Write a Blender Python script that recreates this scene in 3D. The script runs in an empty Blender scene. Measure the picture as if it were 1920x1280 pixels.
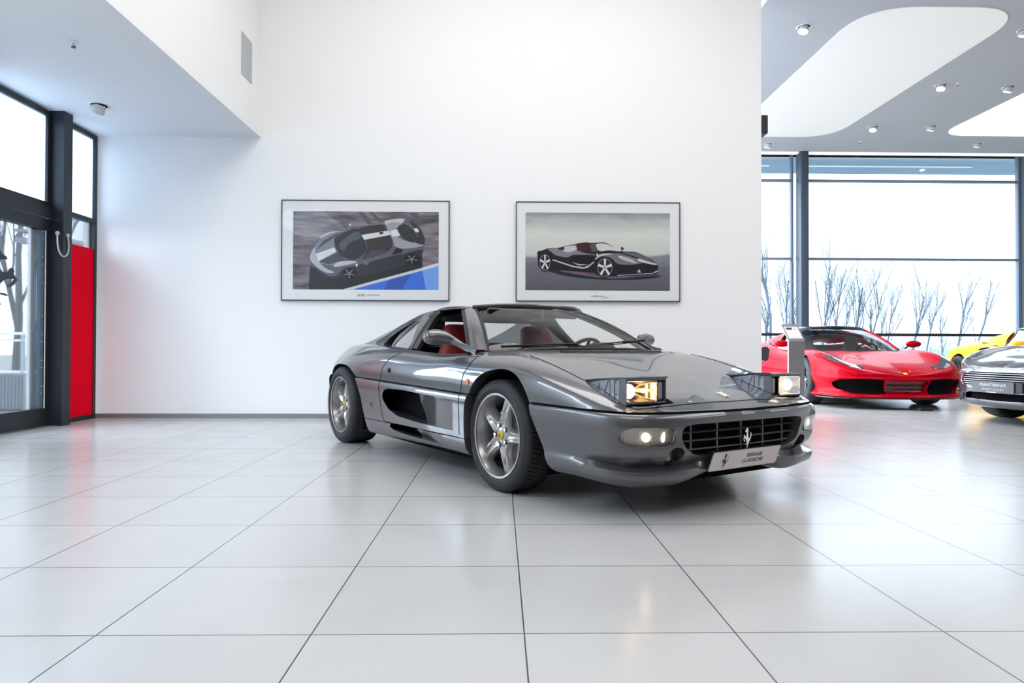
import bpy, bmesh, math, random
import numpy as np
from mathutils import Vector, Matrix
random.seed(7)
PI = math.pi
S = bpy.context.scene
COL = S.collection

# ------------------------------------------------------------------ camera
CAM_H = 0.8044
cd = bpy.data.cameras.new('camera')
cd.lens = 24.04; cd.sensor_width = 36; cd.clip_start = 0.05; cd.clip_end = 300
cam = bpy.data.objects.new('camera', cd); COL.objects.link(cam)
yaw, pitch, roll = math.radians(1.036), math.radians(0.63), math.radians(0.155)
R_ = Matrix.Rotation(-yaw, 3, 'Z') @ Matrix.Rotation(pitch, 3, 'X') @ Matrix.Rotation(PI/2, 3, 'X') @ Matrix.Rotation(roll, 3, 'Z')
cam.matrix_world = Matrix.Translation((0, 0, CAM_H)) @ R_.to_4x4()
S.camera = cam

# ------------------------------------------------------------------ view, world
S.view_settings.view_transform = 'Standard'
S.view_settings.look = 'None'
S.view_settings.gamma = 1.0
S.view_settings.use_curve_mapping = False
S.view_settings.exposure = 0.30
W = bpy.data.worlds.new('world'); S.world = W; W.use_nodes = True
wn = W.node_tree.nodes; wn.clear()
wo = wn.new('ShaderNodeOutputWorld'); wb = wn.new('ShaderNodeBackground')
wb.inputs['Color'].default_value = (0.78, 0.88, 1.0, 1)
# overcast sky: brighter overhead and towards the sunny side (-x)
wt = wn.new('ShaderNodeTexCoord'); wsx = wn.new('ShaderNodeSeparateXYZ'); w1 = wn.new('ShaderNodeMapRange'); w2 = wn.new('ShaderNodeMapRange'); wa = wn.new('ShaderNodeMath')
for n_, a_ in ((w1, (.12, .55, 2.1, 6.0)), (w2, (-.50, -.85, 0., 9.0))):
    for k_, v_ in zip(('From Min', 'From Max', 'To Min', 'To Max'), a_): n_.inputs[k_].default_value = v_
WL = W.node_tree.links; WL.new(wt.outputs['Generated'], wsx.inputs[0]); WL.new(wsx.outputs['Z'], w1.inputs['Value']); WL.new(wsx.outputs['X'], w2.inputs['Value'])
WL.new(w1.outputs[0], wa.inputs[0]); WL.new(w2.outputs[0], wa.inputs[1]); WL.new(wa.outputs[0], wb.inputs['Strength']); WL.new(wb.outputs[0], wo.inputs[0])

def area(name, loc, rot, sx, sy, power, color=(1, 1, 1), shadow=True):
    l = bpy.data.lights.new(name, 'AREA'); l.shape = 'RECTANGLE'; l.size = sx; l.size_y = sy
    l.energy = power; l.color = color
    o = bpy.data.objects.new(name, l); COL.objects.link(o); o.location = loc; o.rotation_euler = rot
    return o
# luminous ceiling fields of the tall room and an added fill lamp (they hang just under the ceilings)
area('ceiling_field_light', (0.6, 4.6, 6.1), (0, 0, 0), 4.6, 3.2, 185, (1.0, 0.985, 0.97))
area('ceiling_field_light', (0.6, -1.5, 6.1), (0, 0, 0), 4.6, 3.6, 140, (1.0, 0.985, 0.97))
area('low_ceiling_fill', (-3.7, 2.2, 3.22), (0, 0, 0), 1.2, 3.4, 130, (.70, .84, 1.0))  # unseen fill added to brighten the left wall and low ceiling

# ------------------------------------------------------------------ materials
def M(name, color=(.8, .8, .8), rough=.5, metal=0., coat=0., coat_rough=.03, emit=None, estr=0., trans=0., ior=1.45, alpha=1., spec=.5, bump=None):
    m = bpy.data.materials.new(name); m.use_nodes = True
    b = m.node_tree.nodes['Principled BSDF']
    b.inputs['Base Color'].default_value = (*color, 1); b.inputs['Roughness'].default_value = rough
    b.inputs['Metallic'].default_value = metal; b.inputs['Coat Weight'].default_value = coat
    b.inputs['Coat Roughness'].default_value = coat_rough; b.inputs['IOR'].default_value = ior
    b.inputs['Transmission Weight'].default_value = trans; b.inputs['Alpha'].default_value = alpha
    b.inputs['Specular IOR Level'].default_value = spec
    if emit: b.inputs['Emission Color'].default_value = (*emit, 1); b.inputs['Emission Strength'].default_value = estr
    # a faint grain so that no surface is a flat colour
    nt = m.node_tree
    if bump:
        tc = nt.nodes.new('ShaderNodeTexCoord'); nz = nt.nodes.new('ShaderNodeTexNoise'); bp = nt.nodes.new('ShaderNodeBump')
        nz.inputs['Scale'].default_value = bump[0]; bp.inputs['Strength'].default_value = bump[1]; bp.inputs['Distance'].default_value = .01
        nt.links.new(tc.outputs['Object'], nz.inputs['Vector']); nt.links.new(nz.outputs['Fac'], bp.inputs['Height']); nt.links.new(bp.outputs[0], b.inputs['Normal'])
    return m

def glass(name, tint=(1, 1, 1), refl=.08, rough=0.0):
    # thin pane: mostly clear with a weak mirror reflection (Fresnel)
    m = bpy.data.materials.new(name); m.use_nodes = True; nt = m.node_tree; nt.nodes.clear()
    o = nt.nodes.new('ShaderNodeOutputMaterial'); t = nt.nodes.new('ShaderNodeBsdfTransparent'); g = nt.nodes.new('ShaderNodeBsdfGlossy')
    mx = nt.nodes.new('ShaderNodeMixShader'); fr = nt.nodes.new('ShaderNodeFresnel'); mu = nt.nodes.new('ShaderNodeMath')
    t.inputs[0].default_value = (*tint, 1); g.inputs['Roughness'].default_value = rough
    fr.inputs['IOR'].default_value = 1.35; mu.operation = 'MULTIPLY_ADD'; mu.inputs[1].default_value = .8; mu.inputs[2].default_value = refl*.2
    nt.links.new(fr.outputs[0], mu.inputs[0]); nt.links.new(mu.outputs[0], mx.inputs[0])
    nt.links.new(t.outputs[0], mx.inputs[1]); nt.links.new(g.outputs[0], mx.inputs[2]); nt.links.new(mx.outputs[0], o.inputs[0])
    return m

def paint(name, col, metal=.6, rough=.32, flake=.015):
    m = M(name, col, rough, metal, coat=1.0, coat_rough=.02)
    nt = m.node_tree; b = nt.nodes['Principled BSDF']
    tc = nt.nodes.new('ShaderNodeTexCoord'); v = nt.nodes.new('ShaderNodeTexVoronoi'); v.inputs['Scale'].default_value = 900
    mp = nt.nodes.new('ShaderNodeMapRange'); mp.inputs['To Min'].default_value = rough-.06; mp.inputs['To Max'].default_value = rough+.06
    nt.links.new(tc.outputs['Object'], v.inputs['Vector']); nt.links.new(v.outputs['Color'], mp.inputs['Value']); nt.links.new(mp.outputs[0], b.inputs['Roughness'])
    return m

m_frost = glass('milky_pane', (.35, .38, .40), .1); nt_ = m_frost.node_tree; tl_ = nt_.nodes.new('ShaderNodeBsdfTranslucent'); tl_.inputs[0].default_value = (.62, .68, .74, 1); mxx = nt_.nodes.new('ShaderNodeMixShader'); mxx.inputs[0].default_value = .93
old_ = [n for n in nt_.nodes if n.type == 'MIX_SHADER' and n is not mxx][0]; nt_.links.new(old_.outputs[0], mxx.inputs[1]); nt_.links.new(tl_.outputs[0], mxx.inputs[2]); nt_.links.new(mxx.outputs[0], [n for n in nt_.nodes if n.type == 'OUTPUT_MATERIAL'][0].inputs[0])
m_wall = M('white_wall_paint', (.86, .86, .86), .6, bump=(60, .04))
m_ceil = M('white_ceiling_paint', (.74, .76, .79), .7)
m_silver = paint('silver_grey_paint', (.105, .106, .113), .7, .34)
m_black = M('black_plastic', (.012, .012, .014), .45)
m_gloss = M('gloss_black', (.01, .01, .012), .12, coat=.6)
m_deep = M('matte_black', (.004, .004, .005), .9, spec=.1)
m_rubber = M('tyre_rubber', (.022, .023, .026), .62, bump=(220, .15))
m_alloy = M('silver_alloy', (.36, .345, .34), .28, .75, coat=.5)
m_chrome = M('chrome', (.82, .82, .83), .08, 1.)
m_disc = M('brake_disc_metal', (.40, .40, .42), .35, .9)
m_red_l = M('red_leather', (.19, .010, .012), .5, bump=(160, .15))
m_grey_l = M('grey_interior', (.10, .10, .105), .7, bump=(200, .1))
m_dash = M('dark_dashboard', (.03, .03, .032), .75)
m_winglass = glass('car_glass', (.86, .88, .87), .1)
m_pane = glass('window_pane', (.93, .96, .98), .1)
m_amber = M('amber_lens', (.8, .10, .01), .2, emit=(1, .16, .02), estr=.05)
m_yellow_badge = M('yellow_badge', (.62, .44, .05), .35)
m_bulb = M('headlamp_glow', (1, .9, .7), .3, emit=(1.0, .80, .52), estr=8)
m_bulb2 = M('lamp_glow_low', (1, .85, .65), .3, emit=(1.0, .72, .40), estr=3.0)
m_reflector = M('lamp_reflector', (.48, .38, .24), .16, 1.)
m_lens = glass('lamp_lens', (.97, .96, .94), .2, .03)
m_plate = M('brushed_plate', (.60, .54, .54), .38, .5)
m_ink = M('dark_print', (.03, .02, .025), .5)

# ------------------------------------------------------------------ object helpers
def tag(o, label=None, cat=None, group=None, kind=None):
    if label: o['label'] = label
    if cat: o['category'] = cat
    if group: o['group'] = group
    if kind: o['kind'] = kind
    return o
def empty(name, loc=(0, 0, 0), rz=0):
    o = bpy.data.objects.new(name, None); COL.objects.link(o); o.location = loc; o.rotation_euler = (0, 0, rz); o.empty_display_size = .1
    return o
def mk(name, verts, faces, mat, parent=None, smooth=False, angle=35, loc=None, rot=None):
    me = bpy.data.meshes.new(name); me.from_pydata([tuple(v) for v in verts], [], [tuple(f) for f in faces]); me.update()
    return link(name, me, mat, parent, smooth, angle, loc, rot)
def link(name, me, mat, parent=None, smooth=False, angle=35, loc=None, rot=None):
    for m in (mat if isinstance(mat, (list, tuple)) else [mat]): me.materials.append(m)
    o = bpy.data.objects.new(name, me); COL.objects.link(o)
    if smooth:
        me.shade_smooth(); me.set_sharp_from_angle(angle=math.radians(angle))
    if parent: o.parent = parent
    if loc is not None: o.location = loc
    if rot is not None: o.rotation_euler = rot
    return o
def from_bm(name, bm, mat, parent=None, smooth=True, angle=35, loc=None, rot=None, fixn=False):
    if fixn: bmesh.ops.recalc_face_normals(bm, faces=bm.faces)
    me = bpy.data.meshes.new(name); bm.to_mesh(me); bm.free()
    return link(name, me, mat, parent, smooth, angle, loc, rot)
class G:
    """collects vertices and faces of one mesh"""
    def __init__(s): s.v = []; s.f = []; s.mi = []
    def add(s, vs, fs, mi=0):
        n = len(s.v); s.v += [tuple(v) for v in vs]; s.f += [tuple(i+n for i in f) for f in fs]; s.mi += [mi]*len(fs); return s
    def box(s, a, b, mi=0):
        (x0, y0, z0), (x1, y1, z1) = a, b
        if x0 > x1: x0, x1 = x1, x0
        if y0 > y1: y0, y1 = y1, y0
        if z0 > z1: z0, z1 = z1, z0
        return s.add([(x0,y0,z0),(x1,y0,z0),(x1,y1,z0),(x0,y1,z0),(x0,y0,z1),(x1,y0,z1),(x1,y1,z1),(x0,y1,z1)],
            [(0,3,2,1),(4,5,6,7),(0,1,5,4),(1,2,6,5),(2,3,7,6),(3,0,4,7)], mi)
    def tube(s, pts, r, seg=8, cap=True, mi=0, flat=1.0):
        pts = [Vector(p) for p in pts]; n = len(pts); rs = r if isinstance(r, (list, tuple)) else [r]*n
        vs = []; up = None
        for i, p in enumerate(pts):
            d = (pts[min(i+1, n-1)]-pts[max(i-1, 0)])
            if d.length < 1e-9: d = Vector((0, 0, 1))
            d.normalize()
            if up is None: up = Vector((0, 0, 1)) if abs(d.z) < .9 else Vector((1, 0, 0))
            a = (up-d*up.dot(d))
            if a.length < 1e-6: a = d.orthogonal()
            a.normalize(); up = a; b = d.cross(a)
            for k in range(seg):
                t = 2*PI*k/seg; vs.append(p+(a*math.cos(t)*flat+b*math.sin(t))*rs[i])
        fs = [(i*seg+k, i*seg+(k+1) % seg, (i+1)*seg+(k+1) % seg, (i+1)*seg+k) for i in range(n-1) for k in range(seg)]
        if cap: fs += [tuple(range(seg-1, -1, -1)), tuple(range((n-1)*seg, n*seg))]
        return s.add(vs, fs, mi)
    def lathe(s, prof, seg=48, axis='y', mi=0, close=False):
        vs = []
        for (r, h) in prof:
            for k in range(seg):
                t = 2*PI*k/seg; c, d = r*math.cos(t), r*math.sin(t)
                vs.append({'y': (c, h, d), 'z': (c, d, h), 'x': (h, c, d)}[axis])
        n = len(prof); m = n if close else n-1
        fs = [(i*seg+k, i*seg+(k+1) % seg, ((i+1) % n)*seg+(k+1) % seg, ((i+1) % n)*seg+k) for i in range(m) for k in range(seg)]
        return s.add(vs, fs, mi)
    def prism(s, poly, fn, d0, d1, mi=0):
        """poly 2D, fn(u,v,d)->3D, extruded from d0 to d1"""
        n = len(poly); vs = [fn(u, v, d0) for u, v in poly]+[fn(u, v, d1) for u, v in poly]
        fs = [tuple(range(n-1, -1, -1)), tuple(range(n, 2*n))]+[(i, (i+1) % n, n+(i+1) % n, n+i) for i in range(n)]
        return s.add(vs, fs, mi)
    def sph(s, c, r, seg=12, rings=8, mi=0):
        rx, ry, rz = (r, r, r) if not isinstance(r, (tuple, list)) else r
        vs = []; fs = []
        for i in range(rings+1):
            a = PI*i/rings
            for k in range(seg):
                t = 2*PI*k/seg; vs.append((c[0]+rx*math.sin(a)*math.cos(t), c[1]+ry*math.sin(a)*math.sin(t), c[2]+rz*math.cos(a)))
        for i in range(rings):
            for k in range(seg): fs.append((i*seg+k, (i+1)*seg+k, (i+1)*seg+(k+1) % seg, i*seg+(k+1) % seg))
        return s.add(vs, fs, mi)
    def obj(s, name, mat, parent=None, smooth=False, angle=35, loc=None, rot=None, bevel=0, fixn=True, seg=2):
        me = bpy.data.meshes.new(name); me.from_pydata(s.v, [], s.f); me.update()
        if s.mi and max(s.mi) > 0: me.polygons.foreach_set('material_index', s.mi)
        if fixn:
            bm = bmesh.new(); bm.from_mesh(me); bmesh.ops.remove_doubles(bm, verts=bm.verts, dist=1e-6)
            bmesh.ops.recalc_face_normals(bm, faces=bm.faces); bm.to_mesh(me); bm.free()
        o = link(name, me, mat, parent, smooth, angle, loc, rot)
        if bevel:
            b = o.modifiers.new('bevel', 'BEVEL'); b.width = bevel; b.segments = seg; b.limit_method = 'ANGLE'; b.angle_limit = math.radians(40)
        return o

# ------------------------------------------------------------------ spline and lofting helpers
def cspline(xs, ys, xq):
    """natural cubic spline, ys (n,k)"""
    xs = np.asarray(xs, float); ys = np.asarray(ys, float); n = len(xs); h = np.diff(xs)
    A = np.zeros((n, n)); r = np.zeros_like(ys); A[0, 0] = A[-1, -1] = 1
    for i in range(1, n-1):
        A[i, i-1] = h[i-1]; A[i, i] = 2*(h[i-1]+h[i]); A[i, i+1] = h[i]
        r[i] = 6*((ys[i+1]-ys[i])/h[i]-(ys[i]-ys[i-1])/h[i-1])
    m = np.linalg.solve(A, r); i = np.clip(np.searchsorted(xs, xq)-1, 0, n-2)
    t = (xq-xs[i])[:, None]; hh = h[i][:, None]; a = xs[i+1][:, None]-np.asarray(xq)[:, None]
    return m[i]*a**3/(6*hh)+m[i+1]*t**3/(6*hh)+(ys[i]/hh-m[i]*hh/6)*a+(ys[i+1]/hh-m[i+1]*hh/6)*t
def pchip(xs, ys, xq):
    xs = np.asarray(xs, float); ys = np.asarray(ys, float); h = np.diff(xs)[:, None]; d = np.diff(ys, axis=0)/h
    m = np.zeros_like(ys); m[0] = d[0]; m[-1] = d[-1]
    w1 = 2*h[1:]+h[:-1]; w2 = h[1:]+2*h[:-1]; p = d[:-1]*d[1:] > 0
    with np.errstate(all='ignore'):
        hm = (w1+w2)/(w1/d[:-1]+w2/d[1:])
    m[1:-1] = np.where(p, hm, 0); i = np.clip(np.searchsorted(xs, xq)-1, 0, len(xs)-2)
    hh = h[i]; t = ((xq-xs[i])[:, None])/hh
    return (2*t**3-3*t**2+1)*ys[i]+(t**3-2*t**2+t)*hh*m[i]+(-2*t**3+3*t**2)*ys[i+1]+(t**3-t**2)*hh*m[i+1]
def interp(x, tab):
    return float(np.interp(x, [t[0] for t in tab], [t[1] for t in tab]))
def dense(par, step):
    q = [par[0]]
    for a, b in zip(par[:-1], par[1:]):
        n = max(1, int(round((b-a)/step))); q += [a+(b-a)*k/n for k in range(1, n+1)]
    return np.array(q)
def surf(T, su=.02, sv=.018, crease=()):
    """T: (stations, lines, 3) -> dense grid of points (C2 along the stations, smooth across the lines)"""
    T = np.asarray(T, float); d = np.linalg.norm(np.diff(T, axis=0), axis=2).mean(1); pu = np.concatenate([[0], np.cumsum(d)])
    uq = dense(pu, su); ns, nl = T.shape[:2]
    A = cspline(pu, T.reshape(ns, -1), uq).reshape(len(uq), nl, 3)
    dv = np.linalg.norm(np.diff(A, axis=1), axis=2).mean(0); pv = np.concatenate([[0], np.cumsum(np.maximum(dv, .004))]); vq = dense(pv, sv)
    B = np.transpose(A, (1, 0, 2)).reshape(nl, -1)
    # Catmull-Rom style tangents across
    m = np.zeros_like(B); h = np.diff(pv)[:, None]; dd = np.diff(B, axis=0)/h
    m[0] = dd[0]; m[-1] = dd[-1]; m[1:-1] = (h[1:]*dd[:-1]+h[:-1]*dd[1:])/(h[1:]+h[:-1])
    i = np.clip(np.searchsorted(pv, vq)-1, 0, nl-2); hh = h[i]; t = ((vq-pv[i])[:, None])/hh
    mi0, mi1 = m[i].copy(), m[i+1].copy()
    for c in crease:
        mi1[i+1 == c] = dd[c-1]; mi0[i == c] = dd[c]
    C = (2*t**3-3*t**2+1)*B[i]+(t**3-2*t**2+t)*hh*mi0+(-2*t**3+3*t**2)*B[i+1]+(t**3-t**2)*hh*mi1
    return C.reshape(len(vq), len(uq), 3).transpose(1, 0, 2)
def grid_bm(P, bm=None, flip=False):
    bm = bm or bmesh.new(); n, m = P.shape[:2]
    V = [[bm.verts.new(P[i, j]) for j in range(m)] for i in range(n)]
    for i in range(n-1):
        for j in range(m-1):
            q = [V[i][j], V[i+1][j], V[i+1][j+1], V[i][j+1]]
            if flip: q.reverse()
            try: bm.faces.new(q)
            except ValueError: pass
    return bm
def sd_poly(pts, poly):
    """signed distance to a closed polygon, negative inside"""
    p = np.asarray(pts, float); q = np.asarray(poly, float); n = len(q); best = np.full(len(p), 1e9); ins = np.zeros(len(p), bool)
    for i in range(n):
        a, b = q[i], q[(i+1) % n]; e = b-a; w = p-a; t = np.clip((w@e)/max(e@e, 1e-12), 0, 1)
        best = np.minimum(best, np.linalg.norm(w-t[:, None]*e, axis=1))
        c = ((a[1] > p[:, 1]) != (b[1] > p[:, 1]))
        with np.errstate(all='ignore'): xi = a[0]+(p[:, 1]-a[1])*e[0]/(e[1] if e[1] != 0 else 1e-12)
        ins ^= c & (p[:, 0] < xi)
    return np.where(ins, -best, best)
def cut(bm, poly, axes, pred=None):
    """cuts the mesh along a polygon seen along one axis; returns the faces inside (pred limits the verts touched)"""
    ax = ['xyz'.index(a) for a in axes]; bm.verts.ensure_lookup_table()
    vs = list(bm.verts); co = np.array([v.co[:] for v in vs]); F = sd_poly(co[:, ax], poly)
    ok = np.ones(len(vs), bool) if pred is None else np.array([bool(pred(c)) for c in co])
    F[np.abs(F) < 1e-4] = 0
    val = {v: (F[i], ok[i]) for i, v in enumerate(vs)}
    newv = set()
    for e in [e for e in bm.edges]:
        a, b = e.verts; fa, oa = val[a]; fb, ob = val[b]
        if oa and ob and fa*fb < 0:
            ne, nv = bmesh.utils.edge_split(e, a, fa/(fa-fb)); newv.add(nv); val[nv] = (0, True)
    for f in list(bm.faces):
        z = [v for v in f.verts if v in val and val[v][0] == 0 and val[v][1]]
        if len(z) == 2 and len(f.verts) > 3 and any(val[v][0] < 0 for v in f.verts) and any(val[v][0] > 0 for v in f.verts):
            try: bmesh.utils.face_split(f, z[0], z[1])
            except Exception: pass
    res = []
    for f in bm.faces:
        c = np.mean([val[v][0] for v in f.verts]); o = all(val[v][1] for v in f.verts)
        if o and c < 0: res.append(f)
    return res
def split_off(bm, faces):
    """moves faces to a new bmesh"""
    fs = set(faces); nb = bmesh.new(); mp = {}
    for f in faces:
        q = []
        for v in f.verts:
            if v not in mp: mp[v] = nb.verts.new(v.co)
            q.append(mp[v])
        try: nb.faces.new(q)
        except ValueError: pass
    bmesh.ops.delete(bm, geom=list(fs), context='FACES')
    return nb
def border(faces):
    s = set(faces); return [e for f in faces for e in f.edges if sum(1 for g in e.link_faces if g in s) == 1 and len(e.link_faces) > 1]
def chains(edges):
    """edges -> list of point chains"""
    ed = [(e.verts[0].co.copy().freeze(), e.verts[1].co.copy().freeze()) for e in edges]
    key = lambda v: (round(v[0], 5), round(v[1], 5), round(v[2], 5)); adj = {}
    for i, (a, b) in enumerate(ed):
        adj.setdefault(key(a), []).append((i, b)); adj.setdefault(key(b), []).append((i, a))
    used = set(); out = []
    starts = [k for k in adj if len(adj[k]) == 1]+list(adj)
    for k in starts:
        while True:
            nx = [(i, p) for i, p in adj[k] if i not in used]
            if not nx: break
            ch = [Vector(k)]; cur = k
            while True:
                nx = [(i, p) for i, p in adj[cur] if i not in used]
                if not nx: break
                i, p = nx[0]; used.add(i); ch.append(Vector(p)); cur = key(p)
            out.append(ch)
    return out
def extrude_border(bm, edges, fn):
    """adds a wall from an open border, fn(co)->new co"""
    mp = {}
    for e in edges:
        a, b = e.verts
        for v in (a, b):
            if v not in mp: mp[v] = bm.verts.new(fn(v.co))
        try: bm.faces.new((a, b, mp[b], mp[a]))
        except ValueError: pass
def smooth(p, n=4):
    r = cspline(range(len(p)+7), np.array([p[-3], p[-2], p[-1]]+p+[p[0], p[1], p[2], p[3]], float), np.linspace(3, len(p)+3, n*len(p)+1)[:-1]); return [tuple(x) for x in r]
def osmooth(p, n=5):
    r = cspline(range(len(p)), np.array(p, float), np.linspace(0, len(p)-1, n*(len(p)-1)+1)); return [tuple(x) for x in r]
def open_edges_on(bm, poly, axes, pred=None, tol=2e-3):
    ax = ['xyz'.index(a) for a in axes]; r = [e for e in bm.edges if len(e.link_faces) == 1]
    if not r: return []
    c = np.array([[v.co[:] for v in e.verts] for e in r]); F = np.abs(sd_poly(c.reshape(-1, 3)[:, ax], poly)).reshape(-1, 2)
    return [e for e, f, q in zip(r, F, c) if f.max() < tol and (pred is None or (pred(q[0]) and pred(q[1])))]
def mirror_y(bm):
    g = bmesh.ops.duplicate(bm, geom=list(bm.verts)+list(bm.edges)+list(bm.faces))['geom']
    vs = [x for x in g if isinstance(x, bmesh.types.BMVert)]; fs = [x for x in g if isinstance(x, bmesh.types.BMFace)]
    for v in vs: v.co.y = -v.co.y
    bmesh.ops.reverse_faces(bm, faces=fs)
    bmesh.ops.remove_doubles(bm, verts=[v for v in bm.verts if abs(v.co.y) < 1e-4], dist=2e-4)
def copy_bm(bm, sy=1):
    nb = bm.copy()
    if sy < 0:
        for v in nb.verts: v.co.y = -v.co.y
        bmesh.ops.reverse_faces(nb, faces=list(nb.faces))
    return nb
def sm(x): x = min(1, max(0, x)); return x*x*(3-2*x)
def rounded(poly, r, n=5):
    """round the corners of a polygon"""
    out = []; N = len(poly)
    for i in range(N):
        p0, p, p1 = Vector(poly[i-1]), Vector(poly[i]), Vector(poly[(i+1) % N]); a = (p0-p); b = (p1-p); rr = min(r, a.length*.45, b.length*.45)
        a.normalize(); b.normalize(); A = p+a*rr; B = p+b*rr
        for k in range(n+1):
            t = k/n; out.append(tuple((A*(1-t)**2+p*2*t*(1-t)+B*t*t)))
    return out

# prancing horse silhouette, facing left, unit height (y up), traced as simple outlines
HORSE = [[(-.02,1.0),(.03,.97),(.08,.93),(.10,.85),(.07,.74),(.06,.66),(.05,.60),(.09,.53),(.14,.48),(.19,.46),(.22,.52),(.24,.62),(.25,.72),(.27,.78),(.31,.68),(.31,.58),
 (.28,.49),(.22,.42),(.19,.37),(.15,.31),(.09,.26),(.06,.20),(.04,.13),(.0,.05),(-.05,.0),(-.09,.01),(-.05,.07),(-.01,.14),(0.,.19),(-.07,.185),(-.15,.165),(-.18,.185),(-.12,.21),(-.04,.215),
 (-.05,.28),(-.07,.36),(-.11,.42),(-.17,.47),(-.24,.47),(-.20,.39),(-.17,.33),(-.20,.32),(-.25,.38),(-.29,.47),(-.27,.51),(-.24,.56),(-.25,.63),(-.22,.67),(-.18,.64),(-.16,.58),(-.10,.57),(-.06,.61),
 (-.05,.68),(-.05,.76),(-.10,.78),(-.16,.80),(-.15,.84),(-.09,.88),(-.07,.94)]]
def poly_mesh(polys, fn):
    """flat polygons triangulated -> G"""
    from mathutils.geometry import tessellate_polygon
    g = G()
    for p in polys:
        tri = tessellate_polygon([[Vector((x, y, 0)) for x, y in p]]); g.add([fn(x, y) for x, y in p], tri)
    return g
def text_obj(name, s, mat, size, parent, M4, shear=0., ext=.0005, align='CENTER', space=1., sx=1.):
    c = bpy.data.curves.new(name, 'FONT'); c.body = s; c.size = size; c.shear = shear; c.extrude = ext; c.align_x = align; c.align_y = 'CENTER'; c.space_character = space
    o = bpy.data.objects.new('tmp_text', c); COL.objects.link(o)
    me = bpy.data.meshes.new_from_object(o.evaluated_get(bpy.context.evaluated_depsgraph_get())); bpy.data.objects.remove(o)
    me.transform(M4 @ Matrix.Diagonal((sx, 1, 1, 1)))
    return link(name, me, mat, parent)
# ================================================================== silver sports car
car = empty('sports_car', (0.7416, 4.2955, 0), -1.005042)
tag(car, 'silver grey mid-engined sports car with raised pop-up headlights and red leather seats', 'car')
Wf, Wr = (-.045, .765), (-2.49, .79)          # axle x, wheel centre |y|
zc = [(-.3,.806),(-.12,.803),(0,.786),(.25,.726),(.3,.713),(.47,.668),(.55,.645),(.67,.612),(.79,.575),(.87,.548),(.93,.520),(.965,.503)]
def crown(x): return interp(x, [(0,.010),(.3,.010),(.5,.012),(.63,.015),(.8,.028),(.86,.044),(.9,.045),(.96,.04)])
def Hn(x, y): return interp(x, zc)-crown(x)*(abs(y)/.7)**2.5
U = []
tn = [0, .05, .12, .22, .36, .62, 1]
for (px, py, pz, xc) in [(.968,0,.503,.90),(.965,.20,.504,.875),(.948,.43,.506,.835),(.928,.56,.507,.79),(.892,.665,.508,.73)]:
    r = []
    for k, t in enumerate(tn):
        x, y = px+(xc-px)*t, py*(1-t); r.append((x, y, pz if k == 0 else max(Hn(x, y), pz+.001)))
    U.append(r)
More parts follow.
